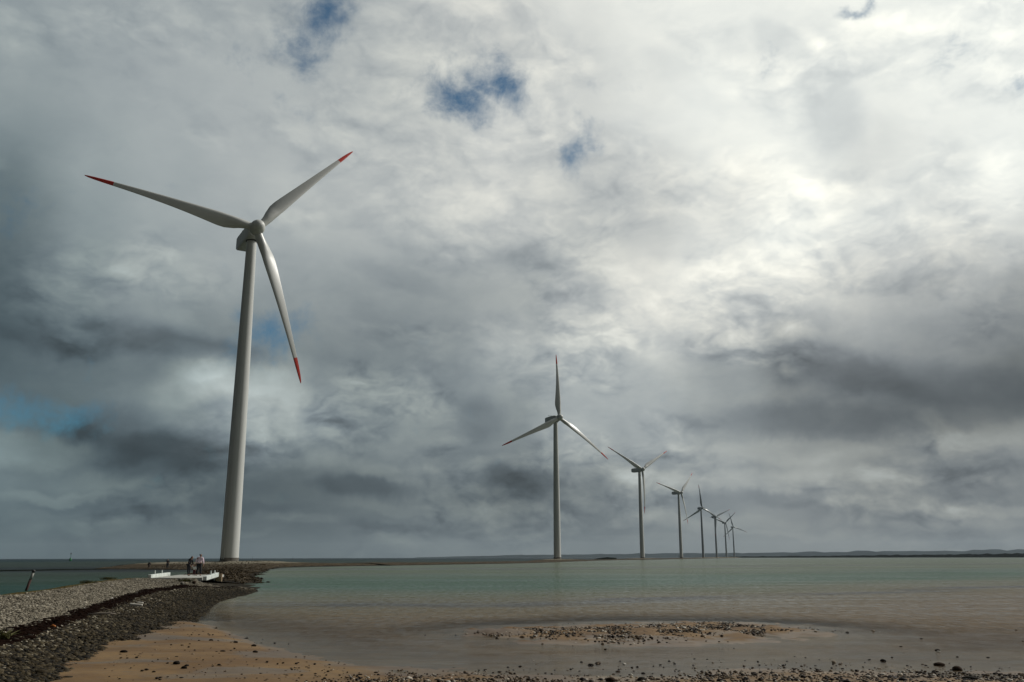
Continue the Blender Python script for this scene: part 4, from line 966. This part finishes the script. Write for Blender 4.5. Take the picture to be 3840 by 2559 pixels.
# man, standing wide, leaning towards the child on the left of him, other arm bent out to the right
JM = dict(pelvis=(0, 0, .53), chest=(.0, .035, .72), neck=(.01, .05, .84), head=(.02, .055, .925), face=(.2, .95, -.15), sh_l=(0, .145, .785), sh_r=(0, -.06, .80), el_l=(.04, .205, .64), el_r=(-.01, -.155, .69), wr_l=(.09, .245, .50), wr_r=(.02, -.15, .53),
          hip_l=(0, .055, .50), hip_r=(0, -.05, .50), kn_l=(.015, .085, .27), kn_r=(.01, -.085, .27), an_l=(0, .105, .045), an_r=(-.01, -.095, .045))
def bridge_pt(px, dep_y): 
    d = px_dir(px, 2160); k = dep_y / d.y; return Vector((d.x * k, dep_y, ZD))
person(bridge_pt(744, 76.2), rad(-95), JM, 1.80, 'person in pale pink shirt and dark trousers bending to a child on the footbridge', m_pink, m_navy, m_hairb, m_shoe)
JW = dict(pelvis=(-.03, 0, .53), chest=(.05, 0, .71), neck=(.11, 0, .80), head=(.175, -.01, .862), face=(.8, 0, -.5), sh_l=(.06, .095, .765), sh_r=(.06, -.095, .765), el_l=(.09, .12, .60), el_r=(.10, -.12, .60), wr_l=(.16, .09, .48), wr_r=(.17, -.09, .48),
          hip_l=(-.02, .05, .50), hip_r=(-.02, -.05, .50), kn_l=(-.01, .055, .27), kn_r=(.0, -.055, .27), an_l=(-.05, .05, .045), an_r=(.0, -.05, .045))
person(bridge_pt(707, 76.5), rad(-25), JW, 1.72, 'person in black clothes with long brown hair stooping on the footbridge', m_black, m_navy, m_hairr, m_shoe, True)
JC = dict(pelvis=(0, 0, .48), chest=(0, 0, .67), neck=(0, 0, .775), head=(0, 0, .885), face=(1, 0, 0), sh_l=(0, .11, .73), sh_r=(0, -.11, .73), el_l=(.03, .16, .60), el_r=(.02, -.17, .78), wr_l=(.1, .15, .50), wr_r=(.02, -.20, .92),
          hip_l=(0, .05, .45), hip_r=(0, -.05, .45), kn_l=(.03, .06, .25), kn_r=(-.02, -.06, .25), an_l=(0, .07, .05), an_r=(-.02, -.07, .05))
person(bridge_pt(727, 76.0), rad(-90), JC, .95, 'small child in white top and dark red trousers between the two adults on the footbridge', m_white2, m_maroon, m_hairb, m_shoe)
def far_pt(px, y): d = px_dir(px, 2120); k = y / d.y; return Vector((d.x * k, y, 0))
p = far_pt(628, 168); p.z = max(isl_at(p.x, p.y), .1)
JS = dict(pelvis=(0, 0, .53), chest=(0, 0, .72), neck=(0, 0, .83), head=(.015, 0, .925), face=(1, 0, 0), sh_l=(0, .11, .785), sh_r=(0, -.11, .785), el_l=(.02, .14, .64), el_r=(.08, -.13, .65), wr_l=(.05, .13, .51), wr_r=(.18, -.10, .62),
          hip_l=(0, .05, .50), hip_r=(0, -.05, .50), kn_l=(.0, .06, .27), kn_r=(.02, -.06, .27), an_l=(-.03, .06, .045), an_r=(.02, -.06, .045))
person(p, rad(-60), JS, 1.78, 'person in black jacket standing upright on the dark beach of the island', m_black, m_teal, m_hairb, m_shoe)
p = far_pt(558, 172); p.z = max(isl_at(p.x, p.y), .1)
JB = dict(pelvis=(-.06, 0, .42), chest=(.08, 0, .52), neck=(.16, 0, .56), head=(.24, 0, .565), face=(.5, 0, -.8), sh_l=(.10, .10, .545), sh_r=(.10, -.10, .545), el_l=(.14, .11, .38), el_r=(.14, -.11, .38), wr_l=(.18, .08, .24), wr_r=(.2, -.08, .22),
          hip_l=(-.05, .05, .40), hip_r=(-.05, -.05, .40), kn_l=(.05, .07, .24), kn_r=(.06, -.07, .24), an_l=(-.04, .07, .045), an_r=(-.02, -.07, .045))
person(p, rad(-40), JB, 1.75, 'person in black bending down at the water edge, leftmost figure on the island', m_black, m_navy, m_hairb, m_shoe)

# ------------------------------------------------------------------ haze
HAZE = 0.5 / 16000
if HAZE > 0:
    mh = bpy.data.materials.new('haze'); mh.use_nodes = True; t = NT(mh.node_tree); t.n.clear(); o = t.new('ShaderNodeOutputMaterial'); v = t.new('ShaderNodeVolumePrincipled')
    v.inputs['Color'].default_value = (.74, .88, 1.0, 1); v.inputs['Density'].default_value = HAZE; v.inputs['Anisotropy'].default_value = .2; t.l.new(v.outputs[0], o.inputs['Volume'])
    mb = MB(); mb.box((0, 3000, 70), (24000, 12000, 144)); o = mb.build('haze', mh); tag(o, kind='stuff')
